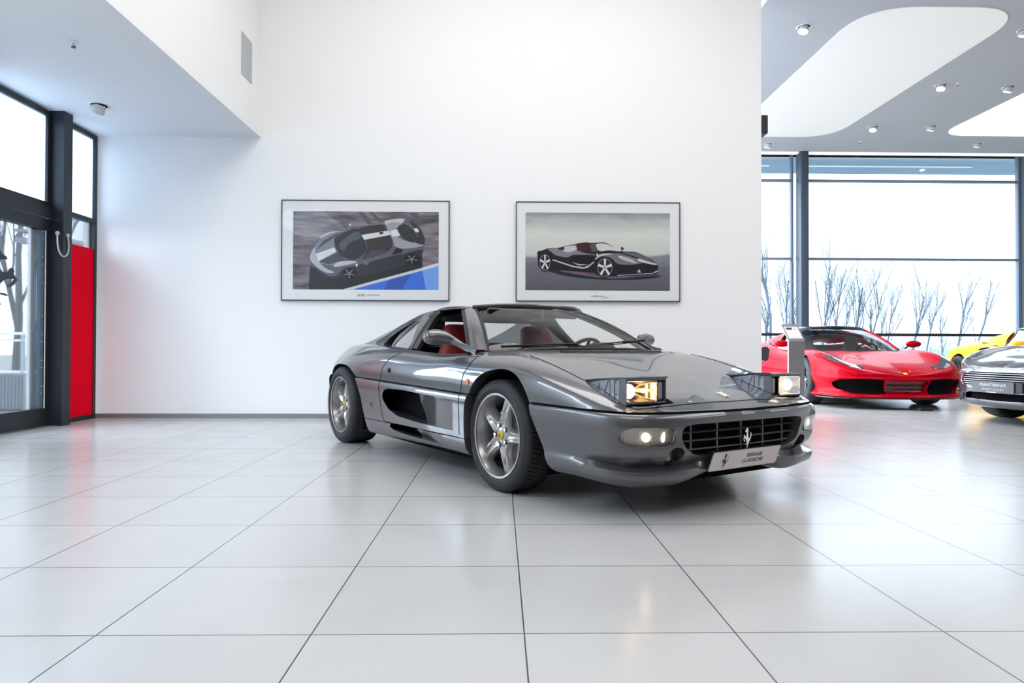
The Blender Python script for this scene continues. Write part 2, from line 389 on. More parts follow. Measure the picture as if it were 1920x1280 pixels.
U += [
 [(.825,.742,.511),(.815,.732,.524),(.803,.718,.533),(.79,.70,.545),(.775,.665,.553),(.73,.43,.584),(.67,0,.612)],
 [(.725,.795,.515),(.717,.785,.540),(.708,.768,.560),(.697,.732,.581),(.69,.69,.587),(.65,.45,.609),(.60,0,.632)],
 [(.56,.842,.521),(.56,.838,.555),(.553,.818,.600),(.54,.755,.632),(.53,.69,.639),(.50,.46,.655),(.47,0,.668)],
 [(.30,.886,.528),(.30,.886,.600),(.30,.858,.668),(.29,.775,.703),(.28,.69,.710),(.27,.47,.719),(.25,0,.727)],
 [(.0,.905,.533),(.0,.907,.625),(.0,.880,.705),(0,.795,.752),(0,.69,.768),(0,.47,.781),(0,0,.786)],
 [(-.25,.908,.538),(-.25,.909,.63),(-.25,.887,.708),(-.25,.822,.757),(-.25,.72,.784),(-.25,.45,.80),(-.22,0,.806)],
 [(-.5,.908,.543),(-.5,.911,.63),(-.5,.898,.70),(-.5,.862,.745),(-.5,.812,.768),(-.5,.45,.80),(-.45,0,.80)],
 [(-.85,.914,.552),(-.85,.918,.632),(-.85,.905,.70),(-.85,.868,.743),(-.85,.815,.763),(-.85,.45,.79),(-.85,0,.79)],
 [(-1.2,.924,.561),(-1.2,.929,.638),(-1.2,.915,.71),(-1.2,.875,.758),(-1.2,.815,.783),(-1.2,.45,.80),(-1.2,0,.80)],
 [(-1.5,.935,.569),(-1.5,.941,.645),(-1.5,.926,.722),(-1.5,.886,.772),(-1.5,.810,.800),(-1.5,.45,.82),(-1.5,0,.82)],
 [(-1.85,.946,.577),(-1.85,.953,.65),(-1.85,.935,.726),(-1.85,.885,.776),(-1.85,.795,.813),(-1.85,.46,.835),(-1.85,0,.835)],
 [(-2.2,.952,.583),(-2.2,.958,.65),(-2.2,.936,.718),(-2.2,.880,.768),(-2.2,.785,.817),(-2.2,.47,.85),(-2.2,0,.85)],
 [(-2.5,.946,.586),(-2.5,.942,.64),(-2.5,.910,.703),(-2.5,.855,.758),(-2.5,.765,.815),(-2.5,.48,.856),(-2.5,0,.865)],
 [(-2.72,.908,.586),(-2.72,.898,.642),(-2.72,.868,.700),(-2.72,.815,.756),(-2.72,.742,.812),(-2.72,.48,.852),(-2.72,0,.868)],
 [(-2.92,.835,.586),(-2.92,.825,.64),(-2.915,.80,.695),(-2.90,.755,.75),(-2.89,.70,.803),(-2.9,.46,.845),(-2.9,0,.865)],
 [(-3.07,.73,.586),(-3.065,.72,.635),(-3.055,.695,.685),(-3.04,.655,.738),(-3.02,.61,.79),(-3.01,.42,.842),(-3.0,0,.862)],
 [(-3.17,.58,.586),(-3.165,.57,.635),(-3.155,.55,.685),(-3.14,.52,.738),(-3.11,.48,.79),(-3.08,.34,.842),(-3.06,0,.86)],
 [(-3.255,.36,.586),(-3.245,.35,.63),(-3.235,.34,.674),(-3.21,.32,.727),(-3.18,.28,.782),(-3.12,.18,.84),(-3.09,0,.856)],
 [(-3.27,0,.586),(-3.26,0,.63),(-3.25,0,.674),(-3.225,0,.727),(-3.19,0,.782),(-3.13,0,.838),(-3.10,0,.855)],
]
upper = grid_bm(surf(U, .018, .016), flip=True)
# lower body: bands hanging from the waist line, given as (z, outward offset)
Fc = ([.499,.489,.462,.38,.30,.262,.232,.205,.195,.190],[-.004,.014,.022,.012,-.006,-.02,-.03,-.045,-.08,-.22])
Ff = ([.500,.490,.462,.38,.285,.250,.230,.192,.158,.150],[-.004,.016,.027,.018,-.006,-.046,.010,.010,-.035,-.20])
Fs = ([.516,.506,.480,.40,.300,.280,.258,.215,.188,.182],[-.004,.008,.012,.004,-.012,-.014,-.004,-.006,-.03,-.16])
Md = ([.540,.530,.510,.42,.300,.275,.250,.215,.178,.168],[-.004,.009,.012,.009,.006,.004,.002,-.005,-.030,-.16])
Rr = ([.580,.570,.545,.44,.320,.280,.240,.205,.165,.158],[-.004,.008,.010,.002,-.006,-.01,-.014,-.02,-.035,-.16])
Bk = ([.580,.570,.545,.44,.340,.300,.270,.250,.230,.225],[-.004,.02,.03,.02,.0,-.01,-.02,-.03,-.06,-.22])
def mixp(a, b, t): return (list(np.array(a[0])*(1-t)+np.array(b[0])*t), list(np.array(a[1])*(1-t)+np.array(b[1])*t))
prof = [Fc, Fc, Ff, Ff, Ff, mixp(Ff,Fs,.15), mixp(Ff,Fs,.5), Fs, mixp(Fs,Md,.2), mixp(Fs,Md,.6), Md, Md, Md, mixp(Md,Rr,.35), mixp(Md,Rr,.7), Rr, Rr, Rr, mixp(Rr,Bk,.5), Bk, Bk, Bk, Bk, Bk]
P0 = np.array([r[0] for r in U]); L = []
for i, (p, (zs, of)) in enumerate(zip(P0, prof)):
    a = P0[max(i-1, 0)]; b = P0[min(i+1, len(P0)-1)]; t = (b-a)[:2]
    if i == 0: t = np.array([0., 1.])
    if i == len(P0)-1: t = np.array([0., -1.])
    t /= np.linalg.norm(t); n = np.array([t[1], -t[0]]); dz = p[2]-zs[0]-.005
    L.append([(p[0]+n[0]*o, max(0, p[1]+n[1]*o), z+dz*(1-min(1, max(0, (zs[0]-z)/.25)))) for z, o in zip(zs, of)])
lower = grid_bm(surf(L, .018, .016))
side = lambda c: c[1] > .45
arch_f = [(-.30,-.1),(-.335,.15),(-.340,.38),(-.325,.48),(-.285,.555),(-.215,.625),(-.12,.672),(.0,.692),(.10,.688),(.19,.657),(.26,.60),(.30,.53),(.345,.42),(.39,.31),(.43,.22),(.47,.17),(.50,-.1)]
arch_r = [(-1.84,-.1),(-1.84,.15),(-1.885,.28),(-1.945,.445),(-2.015,.548),(-2.10,.62),(-2.22,.664),(-2.42,.675),(-2.6,.66),(-2.72,.61),(-2.80,.53),(-2.86,.40),(-2.88,.3),(-2.9,-.1)]
arch_side = lambda c: c[1] > .55 and c[0] > -3.05
arch_f = osmooth(arch_f[1:-1]); arch_f = [(arch_f[0][0], -.1)]+arch_f+[(arch_f[-1][0]+.03, -.1)]
arch_r = osmooth(arch_r[1:-1]); arch_r = [(arch_r[0][0], -.1)]+arch_r+[(arch_r[-1][0], -.1)]
for b in (upper, lower):
    for poly, pr in ((arch_f, side), (arch_r, arch_side)):
        f = cut(b, poly, 'xz', pr); bmesh.ops.delete(b, geom=f, context='FACES')
# openings of the nose, cut and kept
nose = lambda c: c[0] > .6
grille_p = rounded([(-.2,.447),(.40,.447),(.470,.437),(.462,.375),(.43,.325),(.375,.296),(.28,.284),(-.2,.280)], .03)
signal_p = rounded([(.505,.432),(.60,.441),(.715,.441),(.748,.425),(.757,.397),(.748,.369),(.715,.353),(.60,.353),(.505,.360)], .02)
fog_p = [(.487+.05*math.cos(t), .298+.043*math.sin(t)) for t in np.linspace(0, 2*PI, 25)[:-1]]
openings = {}
for nm, poly in (('grille', grille_p), ('signal', signal_p), ('fog', fog_p)):
    openings[nm] = split_off(lower, cut(lower, poly, 'yz', nose))
    dep = {'grille': .07, 'signal': .012, 'fog': .06}[nm]
    ed = open_edges_on(lower, poly, 'yz', nose)
    extrude_border(lower, ed, lambda c: Vector((c.x-dep, c.y*(.97 if nm == 'grille' else 1), c.z+(.0 if nm != 'grille' else (.012 if c.z < .36 else -.004)))))
# side scoops
def depth1(x): return .105*sm((-.46-x)/.72)
def depth2(x): return .055*sm((-.62-x)/.45)
scoop1 = rounded([(-1.525,.44),(-1.50,.492),(-1.42,.516),(-1.16,.516),(-.90,.506),(-.45,.490),(-.43,.40),(-.45,.302),(-.91,.308),(-1.27,.326),(-1.42,.366)], .03)
scoop2 = rounded([(-1.425,.238),(-1.40,.260),(-1.30,.268),(-1.10,.268),(-.62,.262),(-.60,.23),(-.62,.199),(-.90,.199),(-1.14,.206),(-1.34,.218)], .012)
scoops = []
for poly, dp, hx in ((scoop1, depth1, [(-1.13,.6),(-1.13,.50),(-1.09,.42),(-1.0,.345),(-.97,.2),(-2,.2),(-2,.6)]), (scoop2, depth2, [(-1.09,.3),(-1.09,.25),(-1.02,.22),(-1.0,.1),(-2,.1),(-2,.3)])):
    f = split_off(lower, cut(lower, poly, 'xz', side))
    ed = open_edges_on(lower, poly, 'xz', side)
    extrude_border(lower, ed, lambda c: Vector((c.x-.16*sm((-1.25-c.x)/.2), c.y-dp(c.x)*(1-.6*sm((-1.25-c.x)/.2)), c.z)))
    for v in f.verts: v.co.y -= dp(v.co.x)
    hole = cut(f, hx, 'xz'); bmesh.ops.delete(f, geom=hole, context='FACES')
    extrude_border(f, open_edges_on(f, hx, 'xz'), lambda c: Vector((c.x-.03, c.y-.07, c.z)))
    scoops.append(f)
# lips of the wheel arches turn inwards
for b in (upper, lower):
    extrude_border(b, open_edges_on(b, arch_f, 'xz', side), lambda c: Vector((c.x, c.y-.075, c.z)))
    extrude_border(b, open_edges_on(b, arch_r, 'xz', arch_side), lambda c: Vector((c.x, c.y-.05, c.z)))
# cabin opening in the upper body
cab = [(-.13,-.2),(-.13,0),(-.16,.25),(-.24,.50),(-.40,.715),(-.47,.79),(-.60,.812),(-1.36,.812),(-1.42,.78),(-1.47,.60),(-1.47,-.2)]
bmesh.ops.delete(upper, geom=cut(upper, cab, 'xy', lambda c: c[2] > .7), context='FACES')
# panels
hood_p = [(-.10,-.2),(-.10,.0),(-.06,.45),(-.02,.655),(.03,.69),(.45,.69),(.70,.69),(.80,.69),(.853,.655),(.873,.5),(.888,.3),(.895,0),(.895,-.2)]
hood_b = split_off(upper, cut(upper, hood_p, 'xy', lambda c: c[2] > .45))
pod_p = [(.50,.405),(.50,.692),(.815,.692),(.845,.60),(.862,.405)]
pod_hole = split_off(hood_b, cut(hood_b, pod_p, 'xy', None))
extrude_border(hood_b, open_edges_on(hood_b, pod_p, 'xy'), lambda c: Vector((c.x, c.y, c.z-.05)))
vent_p = rounded([(-.045,-.2),(-.045,.44),(-.005,.44),(-.022,-.2)], .006)
vent_hole = split_off(hood_b, cut(hood_b, vent_p, 'xy'))
extrude_border(hood_b, open_edges_on(hood_b, vent_p, 'xy'), lambda c: Vector((c.x, c.y, c.z-.03)))
door_p = [(-.335,.80),(-.315,.71),(-.365,.645),(-.392,.54),(-.400,.45),(-.395,.268),(-1.50,.268),(-1.53,.30),(-1.565,.44),(-1.57,.50),(-1.56,.575),(-1.535,.63),(-1.475,.705),(-1.36,.765),(-1.30,.80),(-1.30,.9),(-.335,.9)]
side_m = lambda c: c[1] > .7
door_u = split_off(upper, cut(upper, door_p, 'xz', side_m)); door_l = split_off(lower, cut(lower, door_p, 'xz', side_m))
frontb = split_off(lower, [f for f in lower.faces if f.calc_center_median().x > .2])
rearb = split_off(lower, [f for f in lower.faces if f.calc_center_median().x < -2.4])
sill_p = [(.2,.0),(.2,.268),(-2.1,.262),(-2.1,0)]
sill_b = split_off(lower, cut(lower, sill_p, 'xz', side_m))
def lip(bm, pred, d=.012):
    """thin inward flange on the open border so panels show thickness"""
    ed = [e for e in bm.edges if len(e.link_faces) == 1 and pred((e.verts[0].co+e.verts[1].co)/2)]
    nrm = {}
    for e in ed:
        for v in e.verts: nrm[v] = v.normal.copy()
    bm.normal_update()
    extrude_border(bm, ed, lambda c: c)
def gap_tube(bm, poly, axes, name, parent, pred=None, r=.0026, sy=(1, -1), tol=2e-3):
    ed = open_edges_on(bm, poly, axes, pred, tol)
    for s in sy:
        g = G()
        for ch in chains(ed):
            if len(ch) > 1: g.tube([(p.x, p.y*s, p.z) for p in ch], r, 5)
        if g.v: g.obj(name, m_deep, parent, fixn=False)
def both(name, bm, mat, parent, label=None, angle=38):
    for s in (1, -1): from_bm(name, copy_bm(bm, s), mat, parent, True, angle)
    bm.free()
def whole(name, bm, mat, parent, angle=38):
    mirror_y(bm); bm.normal_update(); return from_bm(name, bm, mat, parent, True, angle)
# one sealed seam line per panel
door_top = lambda c: c[1] > .7 and c[2] < .775
seams = G()
def seam(bm, poly, axes, pred=None, r=.0026, tol=2e-3):
    for ch in chains(open_edges_on(bm, poly, axes, pred, tol)):
        if len(ch) > 1:
            for s in (1, -1): gq = G(); gq.tube([(p.x, p.y*s, p.z) for p in ch], r, 5); gq.obj('panel_gap', m_deep, car, fixn=False)
for b_, pl_, pr_q in ((upper, arch_f, side), (lower, arch_f, side), (upper, arch_r, arch_side), (lower, arch_r, arch_side)):
    pass
seam(upper, door_p, 'xz', door_top); seam(lower, door_p, 'xz', side_m); seam(hood_b, hood_p, 'xy', lambda c: c[0] > .0); seam(sill_b, sill_p, 'xz', side_m)
# waist gap above the front bumper and along the flank
for s in (1, -1):
    pts = cspline(range(len(P0)), P0, np.linspace(0, len(P0)-1, 300)); pts = [p for p in pts]
    fr = [(p[0]-.001, p[1]*s, p[2]-.003) for p in pts if p[0] > .30]
    def gapo(p_, r_): gq = G(); gq.tube(p_, r_, 6); gq.obj('panel_gap', m_deep, car, fixn=False)
    gapo(fr if s > 0 else fr, .0055)
    md = [(p[0], (p[1]-.001)*s, p[2]-.003) for p in pts if -1.93 < p[0] < -.345]; gapo(md, .0042)
    gapo([(p[0], (p[1]-.003)*s, p[2]-.003) for p in pts if p[0] < -2.84], .004)
body = whole('body', upper, m_silver, car)
whole('hood', hood_b, m_silver, car); whole('front_bumper', frontb, m_silver, car); whole('rear_bumper', rearb, m_silver, car)
both('sill', sill_b, m_silver, car)
rq = lower; both('quarter_panel', rq, m_silver, car)
# doors: skin of upper and lower part with the scoop
for s in (1, -1):
    b = copy_bm(door_u, s); t = bpy.data.meshes.new('t'); c = copy_bm(door_l, s); c.to_mesh(t); b.from_mesh(t); c.free()
    d = from_bm('door', b, m_silver, car, True, 38)
    from_bm('scoop', copy_bm(scoops[0], s), m_silver, d, True, 38)
    # inner skin, top rail and handle
    g = G(); g.box((-1.36, s*.70, .27), (-.44, s*.745, .755)); g.obj('door_card', m_grey_l, d, bevel=.02)
    g = G()
    zt = lambda x: interp(x, [(-1.5,.80),(-1.2,.783),(-.85,.763),(-.5,.768),(-.3,.786)])
    xs = np.linspace(-1.38, -.46, 24); g.tube([(x, s*.800, zt(x)-.004) for x in xs], .011, 8); g.obj('window_seal', m_black, d, True)
    g = G(); vs = [(x, s*y, zt(x)+dz) for x in xs for (y, dz) in ((.812, 0), (.72, -.01))]
    g.add(vs, [(2*i, 2*i+1, 2*i+3, 2*i+2) for i in range(len(xs)-1)]); g.obj('door_top', m_dash, d, True)
    g = G(); g.tube([(-1.405, s*.948, .648), (-1.405, s*.93, .648)], .017, 20); lk = g.obj('lock', m_black, d, True)
    g = G(); g.tube([(-1.405, s*.950, .648), (-1.405, s*.94, .648)], .009, 14); g.obj('keyhole', m_silver, lk, True)
    sl = from_bm('lower_scoop', copy_bm(scoops[1], s), m_silver, car, True, 38)
door_u.free(); door_l.free()
# dark inner hull: floor pan, wheel wells, scoop ducts
g = G(); g.box((-3.0, -.78, .13), (-1.9+.02, .78, .16)); g.box((-1.9, -.80, .125), (.0, .80, .155)); g.box((.0, -.55, .135), (.80, .55, .165)); g.box((-.3, -.5, .16), (.4, .5, .56)); g.box((-3.0, -.5, .16), (-1.62, .5, .78))
g.obj('underbody', m_deep, car)
for s in (1, -1):
    for (cx, r, y0, y1) in ((-.0, .372, .50, .845), (-2.44, .385, .50, .89)):
        g = G(); vs = []; N = 28
        for k in range(N+1):
            a = PI*k/N
            z = .31+r*math.sin(a)
            for y in (y0, y1): vs.append((cx+r*1.08*math.cos(a), s*y, z))
        vs += [(cx+r*1.08, s*y0, .16), (cx+r*1.08, s*y1, .16), (cx-r*1.08, s*y0, .16), (cx-r*1.08, s*y1, .16)]
        n0 = 2*(N+1)
        fs = [(2*i, 2*i+1, 2*i+3, 2*i+2) for i in range(N)]+[(0, 1, n0+1, n0), (2*N, 2*N+1, n0+3, n0+2)]
        fs.append(tuple([2*i for i in range(N+1)]+[n0+2, n0])); g.add(vs, fs)
        g.obj('wheel_well', m_deep, car, fixn=False)
    g = G(); g.box((-1.75, s*.60, .18), (-1.0, s*.80, .54)); g.box((-1.75, s*.60, .18), (-1.68, s*.90, .54)); g.box((-1.75, s*.60, .545), (-1.2, s*.90, .56)); g.obj('air_duct', m_deep, car)
    g = G(); g.tube([(-.302, s*.915, .609), (-.302, s*.895, .609)], .017, 16, flat=1.0); g.obj('side_marker', m_amber, car, True)
# nose: grille, lamps, plate
grl = openings['grille']
for v in grl.verts: v.co.x -= .072
gb = whole('grille', grl, m_deep, car); openings['grille'] = None
def nose_x(y, z=.36): # bumper face
    pts = [(0,.985),(.2,.982),(.43,.968),(.56,.947),(.665,.908),(.742,.838)]
    return interp(abs(y), pts)
g = G()
for z in (.318, .360, .402):
    w = {.318: .40, .360: .44, .402: .455}[z]
    ys = np.linspace(-w, w, 21)
    for sgn in (0,):
        vs = []
        for y in ys: x = nose_x(y)-.045; vs += [(x, y, z-.0045), (x+.012, y, z), (x, y, z+.0045), (x-.012, y, z)]
        g.add(vs, [(4*i+k, 4*i+(k+1) % 4, 4*i+4+(k+1) % 4, 4*i+4+k) for i in range(len(ys)-1) for k in range(4)])
for y in (-.36, -.18, 0, .18, .36):
    x = nose_x(y)-.05; zb = .285 if abs(y) < .3 else .30; g.box((x-.006, y-.003, zb), (x+.003, y+.003, .442))
g.obj('grille_bars', M('dark_grille_metal', (.26, .23, .24), .4, .6), gb)
g = poly_mesh(HORSE, lambda x, y: (nose_x(0)-.030, .02+x*.105*1.0, .300+y*.105)); hb = g.obj('horse_badge', m_chrome, gb, fixn=False)
hb.modifiers.new('s', 'SOLIDIFY').thickness = .006
for s in (1, -1):
    # turn signal with ribbed lens and two glowing bulbs
    b = copy_bm(openings['signal'], s)
    lens = from_bm('turn_signal', b, m_lens, car, True)
    g = G(); hs = []
    b2 = copy_bm(openings['signal'], s)
    for v in b2.verts: v.co.x -= .03; v.co.y -= s*.008
    from_bm('reflector', b2, M('signal_reflector', (.42, .41, .40), .3, .6, bump=None), lens, True)
    g = G()
    for k in range(24):
        y = .515+k*.0096; x = interp(y, [(.515,.953),(.56,.945),(.665,.905),(.742,.842),(.80,.775)])-.016
        g.tube([(x, s*y, .357), (x+.002, s*y, .395), (x, s*y, .434)], .0022, 5)
    g.obj('lens_rib', m_lens, lens, fixn=False)
    g = G(); g.sph((.918, s*.545, .395), (.012, .011, .032)); g.obj('side_bulb', m_bulb2, lens, True)
    g = G(); g.sph((.893, s*.628, .395), (.014, .028, .026)); g.obj('bulb', m_bulb, lens, True)
    g = G(); pts = [(interp(y, [(.50,.957),(.56,.947),(.665,.906),(.742,.842),(.80,.775)])+.001, s*y, z) for y, z in signal_p]; g.tube(pts+[pts[0]], .0035, 6); g.obj('bezel', m_black, lens, True, fixn=False)
    # fog / brake duct lamp
    g = G(); g.lathe([(.0, .902), (.030, .902), (.036, .898), (.045, .885), (.048, .86), (0, .86)], 28, 'x'); fo = g.obj('fog_lamp', M('fog_lamp_glass', (.16, .16, .16), .1, .6, coat=1), car, True, loc=(0, s*.487, .298))
    g = G(); g.lathe([(.036, .903), (.041, .908), (.047, .90), (.047, .87)], 28, 'x'); g.obj('lamp_ring', m_black, fo, True)
openings['signal'].free(); openings['fog'].free(); pod_hole.free()
vb = whole('cowl_vent', vent_hole, m_deep, car)
for v in vb.data.vertices: v.co.z -= .012
g = G(); ys = np.linspace(-.415, .415, 21); vs = []
for y in ys: x = .005-.03*(y/.42)**2; z = Hn(x, y)+.0005; vs += [(x, y, z), (x-.004, y, z+.0085), (x-.03, y, z+.010), (x-.03, y, z)]
g.add(vs, [(4*i+k, 4*i+(k+1) % 4, 4*i+4+(k+1) % 4, 4*i+4+k) for i in range(20) for k in range(4)]+[(0, 1, 2, 3), (80, 83, 82, 81)]); g.obj('vent_lip', m_black, vb)
g = G(); g.box((-.03, -.012, .775), (.008, .012, .7975)); g.obj('vent_divider', m_silver, vb)
# number plate (slanted), horse and lettering
pl = empty('show_plate', (0, 0, 0)); pl.parent = car
pm = Matrix.Translation((.975, -.012, .254)) @ Matrix.Rotation(math.radians(90), 4, 'Z') @ Matrix.Rotation(math.radians(90+9), 4, 'X')
def pf(u, v, d=0): return tuple((pm @ Vector((u, v, d))))
shear = .32
pp = rounded([(-.262-.046*shear, -.046), (.262-.046*shear, -.046), (.262+.046*shear, .046), (-.262+.046*shear, .046)], .008, 3)
bpy.data.objects.remove(pl)
g = G(); g.prism(pp, pf, -.003, .003); pl = g.obj('number_plate', m_plate, car)
g = poly_mesh(HORSE, lambda x, y: pf(-.165+x*.074+(y-.5)*.075*.25, (y-.5)*.075, .0036)); g.obj('horse_emblem', m_ink, pl, fixn=False)
text_obj('plate_lettering', 'FERRARI', m_ink, .027, pl, pm @ Matrix.Translation((.062, .014, .0036)), .22, sx=1.25)
text_obj('plate_lettering', 'CLASSICHE', m_ink, .027, pl, pm @ Matrix.Translation((.050, -.014, .0036)), .22, sx=1.25)
g = G(); g.box((.90, -.25, .205), (.968, .25, .30)); g.obj('plate_holder', m_black, pl)
# hood badge
g = G(); zb = [Hn(x, 0) for x in (.79, .85)]
g.add([(.79, -.014, zb[0]+.003), (.85, -.014, zb[1]+.003), (.85, .014, zb[1]+.003), (.79, .014, zb[0]+.003)], [(0, 1, 2, 3)])
bg = g.obj('hood_badge', m_yellow_badge, car, fixn=False); bg.modifiers.new('s', 'SOLIDIFY').thickness = .004
g = G(); g.tube([(.79, -.014, zb[0]+.004), (.85, -.014, zb[1]+.004), (.85, .014, zb[1]+.004), (.79, .014, zb[0]+.004), (.79, -.014, zb[0]+.004)], .0015, 5); g.obj('badge_rim', m_chrome, bg, fixn=False)
g = poly_mesh(HORSE, lambda x, y: (.846-y*.05, x*.036, .0042+zb[1]+(zb[0]-zb[1])*(y*.05)/.06)); g.obj('badge_horse', m_ink, bg, fixn=False)
# pop-up headlights
m_pod = M('pod_housing_grey', (.15, .15, .16), .35, .4)
def pod(s):
    root = G()
    # (x, z) side outline of the raised lid, front face at x=.815
    yo, yi = .690, .412
    top = [(.515, .642), (.60, .655), (.70, .666), (.79, .670), (.824, .668)]
    vs = []; n = len(top)
    for x, z in top:
        vs += [(x, s*yo, z), (x, s*yi, z+.004)]
    for x, z in top:
        vs += [(x, s*(yo-.004), z-.010), (x, s*(yi+.004), z-.006)]
    fs = [(2*i, 2*i+1, 2*i+3, 2*i+2) for i in range(n-1)]+[(2*n+2*i, 2*n+2*i+2, 2*n+2*i+3, 2*n+2*i+1) for i in range(n-1)]
    fs += [(2*i, 2*i+2, 2*n+2*i+2, 2*n+2*i) for i in range(n-1)]+[(2*i+1, 2*n+2*i+1, 2*n+2*i+3, 2*i+3) for i in range(n-1)]
    fs += [(0, 2*n, 2*n+1, 1), (2*n-2, 2*n-1, 4*n-1, 4*n-2)]
    root.add(vs, fs); r = root.obj('pop_up_headlight', m_silver, car, True, 30)
    # side cheeks and housing
    for y in (yo-.006, yi+.006):
        g = G(); g.prism([(.525,.636),(.60,.648),(.70,.659),(.79,.664),(.812,.664),(.812,.548),(.80,.538)], lambda u, v, d: (u, d, v), s*y, s*(y-.004 if y > .5 else y+.004)); ck = g.obj('side_cheek', paint_cheek, r)
        if True:
            yy = s*(y+.0008) if y > .5 else s*(y-.0008)
            for ln_ in ([(.742, .570), (.735, .575), (.735, .650), (.745, .657), (.808, .661)], [(.692,.655),(.665,.60)], [(.625,.640),(.618,.612)]):
                g = G(); g.tube([(a_, yy, b_) for a_, b_ in ln_], .0018, 5); g.obj('cheek_rib', m_black, ck, fixn=False)
            for zz in (.644, .584): g = G(); g.tube([(.745, yy, zz), (.745, yy*1.001, zz)], .004, 8); g.obj('screw', m_black, ck, fixn=False)
    # frame around the lamp
    x0 = .817; g = G()
    g.box((x0-.05, s*(yo-.003), .535), (x0, s*(yo-.008), .663)); g.box((x0-.05, s*(yi+.005), .545), (x0, s*(yi+.012), .663))
    g.box((x0-.10, s*(yo-.005), .652), (x0-.002, s*(yi+.005), .663)); g.box((x0-.10, s*(yo-.005), .538), (x0-.002, s*(yi+.005), .548))
    g.box((x0-.12, s*(yo-.005), .538), (x0-.11, s*(yi+.005), .663)); g.obj('housing', m_pod, r, bevel=.002)
    # lamp: reflector bowl, glass, bulb
    ya, yb = yo-.009, yo-.206; yc = (ya+yb)/2; g = G()
    lamp = rounded([(ya, .551), (yb, .551), (yb, .648), (ya, .648)], .014)
    zc_ = .60; vs = []; rings = [(x0-.004, 1.0), (x0-.03, .96), (x0-.055, .80), (x0-.075, .5), (x0-.082, .15)]
    n = len(lamp)
    for x, k in rings: vs += [(x, s*(yc+(y-yc)*k), zc_+(z-zc_)*k) for y, z in lamp]
    g.add(vs, [(i*n+k, i*n+(k+1) % n, (i+1)*n+(k+1) % n, (i+1)*n+k) for i in range(len(rings)-1) for k in range(n)]+[tuple(range((len(rings)-1)*n, len(rings)*n))])
    lp = g.obj('reflector', m_reflector, r, True, fixn=False)
    g = G(); g.add([(x0-.001+.006*(1-((y-yc)/.1)**2), s*y, z) for y, z in lamp], [tuple(range(n))]); g.obj('lens', m_lens, lp, fixn=False)
    g = G(); g.sph((x0-.045, s*(yc+.045), .600), (.022, .036, .036)); g.obj('bulb', m_bulb, lp, True)
    g = G(); g.sph((x0-.045, s*(yc-.055), .600), (.018, .022, .010)); g.obj('parking_bulb', m_bulb2, lp, True)
    g = G(); g.tube([(x0, s*(yc+(y-yc)*1.02), zc_+(z-zc_)*1.03) for y, z in lamp]+[(x0, s*(yc+(lamp[0][0]-yc)*1.02), zc_+(lamp[0][1]-zc_)*1.03)], .003, 6); g.obj('lamp_rim', m_chrome, lp, True, fixn=False)
    g = G(); g.box((x0-.09, s*(yb-.010), .550), (x0-.010, s*(yi+.014), .650)); g.obj('inner_panel', M('grey_housing', (.30, .30, .31), .25, .7), r, bevel=.012, seg=4)
    g = G(); g.box((.52, s*(yo-.01), .52), (.80, s*(yi+.01), .53)); g.obj('well_floor', m_deep, r)
paint_cheek = paint('cheek_paint', (.27, .29, .33), .45, .38)
pod(1); pod(-1)

# ---------------- glasshouse
def curve_pts(pts, n): 
    p = np.array(pts, float); d = np.concatenate([[0], np.cumsum(np.linalg.norm(np.diff(p, axis=0), axis=1))]); return cspline(d, p, np.linspace(0, d[-1], n))
def sym(pts): return [(x, -y, z) for x, y, z in pts[::-1]]+[p for p in pts[(1 if pts[0][1] == 0 else 0):]]
ws_base = sym([(-.17, 0, .806), (-.19, .25, .804), (-.26, .50, .797), (-.405, .705, .785)])
ws_top = sym([(-.79, 0, 1.106), (-.81, .20, 1.104), (-.875, .38, 1.098), (-.960, .475, 1.089)])
def ruled(A, B, nu, nv, bulge=(0, 0, 0)):
    a = curve_pts(A, nu); b = curve_pts(B, nu); t = np.linspace(0, 1, nv)[None, :, None]
    return a[:, None]*(1-t)+b[:, None]*t+np.sin(t*PI)*np.array(bulge)
WS = ruled(ws_base, ws_top, 41, 15, (.022, 0, .024))
from_bm('windscreen', grid_bm(WS), m_winglass, car, True)
g = G()
g.tube([p for p in WS[0, :]], .011, 6); g.tube([p for p in WS[-1, :]], .011, 6); g.tube([p+np.array((0, 0, .002)) for p in WS[:, -1]], .010, 6); g.tube([p for p in WS[:, 0]], .010, 6)
g.obj('windscreen_seal', m_black, car, True, fixn=False)
# tinted band and header
g = G(); g.tube([(x-.010, y*1.03, z+.013) for x, y, z in WS[:, -1]], .012, 8); g.obj('header_bead', m_silver, car, True, fixn=False)
hb2 = grid_bm(ruled([(x-.004, y*1.0, z+.010) for x, y, z in ws_top], [(x-.06, y*.995, z+.022-.01*abs(y)) for x, y, z in ws_top], 41, 4, (0, 0, .004)))
from_bm('windscreen_header', hb2, m_silver, car, True)
for s in (1, -1):
    # windscreen pillar: rounded band from the glass edge to the door line
    base = [(-.395, .700, .788), (-.415, .735, .800), (-.445, .775, .795), (-.47, .800, .775)]
    mid = [(-.66, .600, .958), (-.68, .632, .965), (-.705, .665, .955), (-.72, .680, .935)]
    top = [(-.955, .477, 1.094), (-.975, .500, 1.096), (-1.0, .525, 1.090), (-1.015, .538, 1.076)]
    T = np.array([base, mid, top]); T[:, :, 1] *= s
    P = surf(T, .03, .012)
    bmx = grid_bm(P)
    from_bm('windscreen_pillar', bmx, m_silver, car, True)
    g = G(); g.tube([p+np.array((-.004, s*.003, -.002)) for p in P[:, -1]], .013, 6); g.tube([p+np.array((-.010, -s*.045, -.004)) for p in P[:, -1]], .016, 6); g.obj('pillar_seal', m_black, car, True, fixn=False)
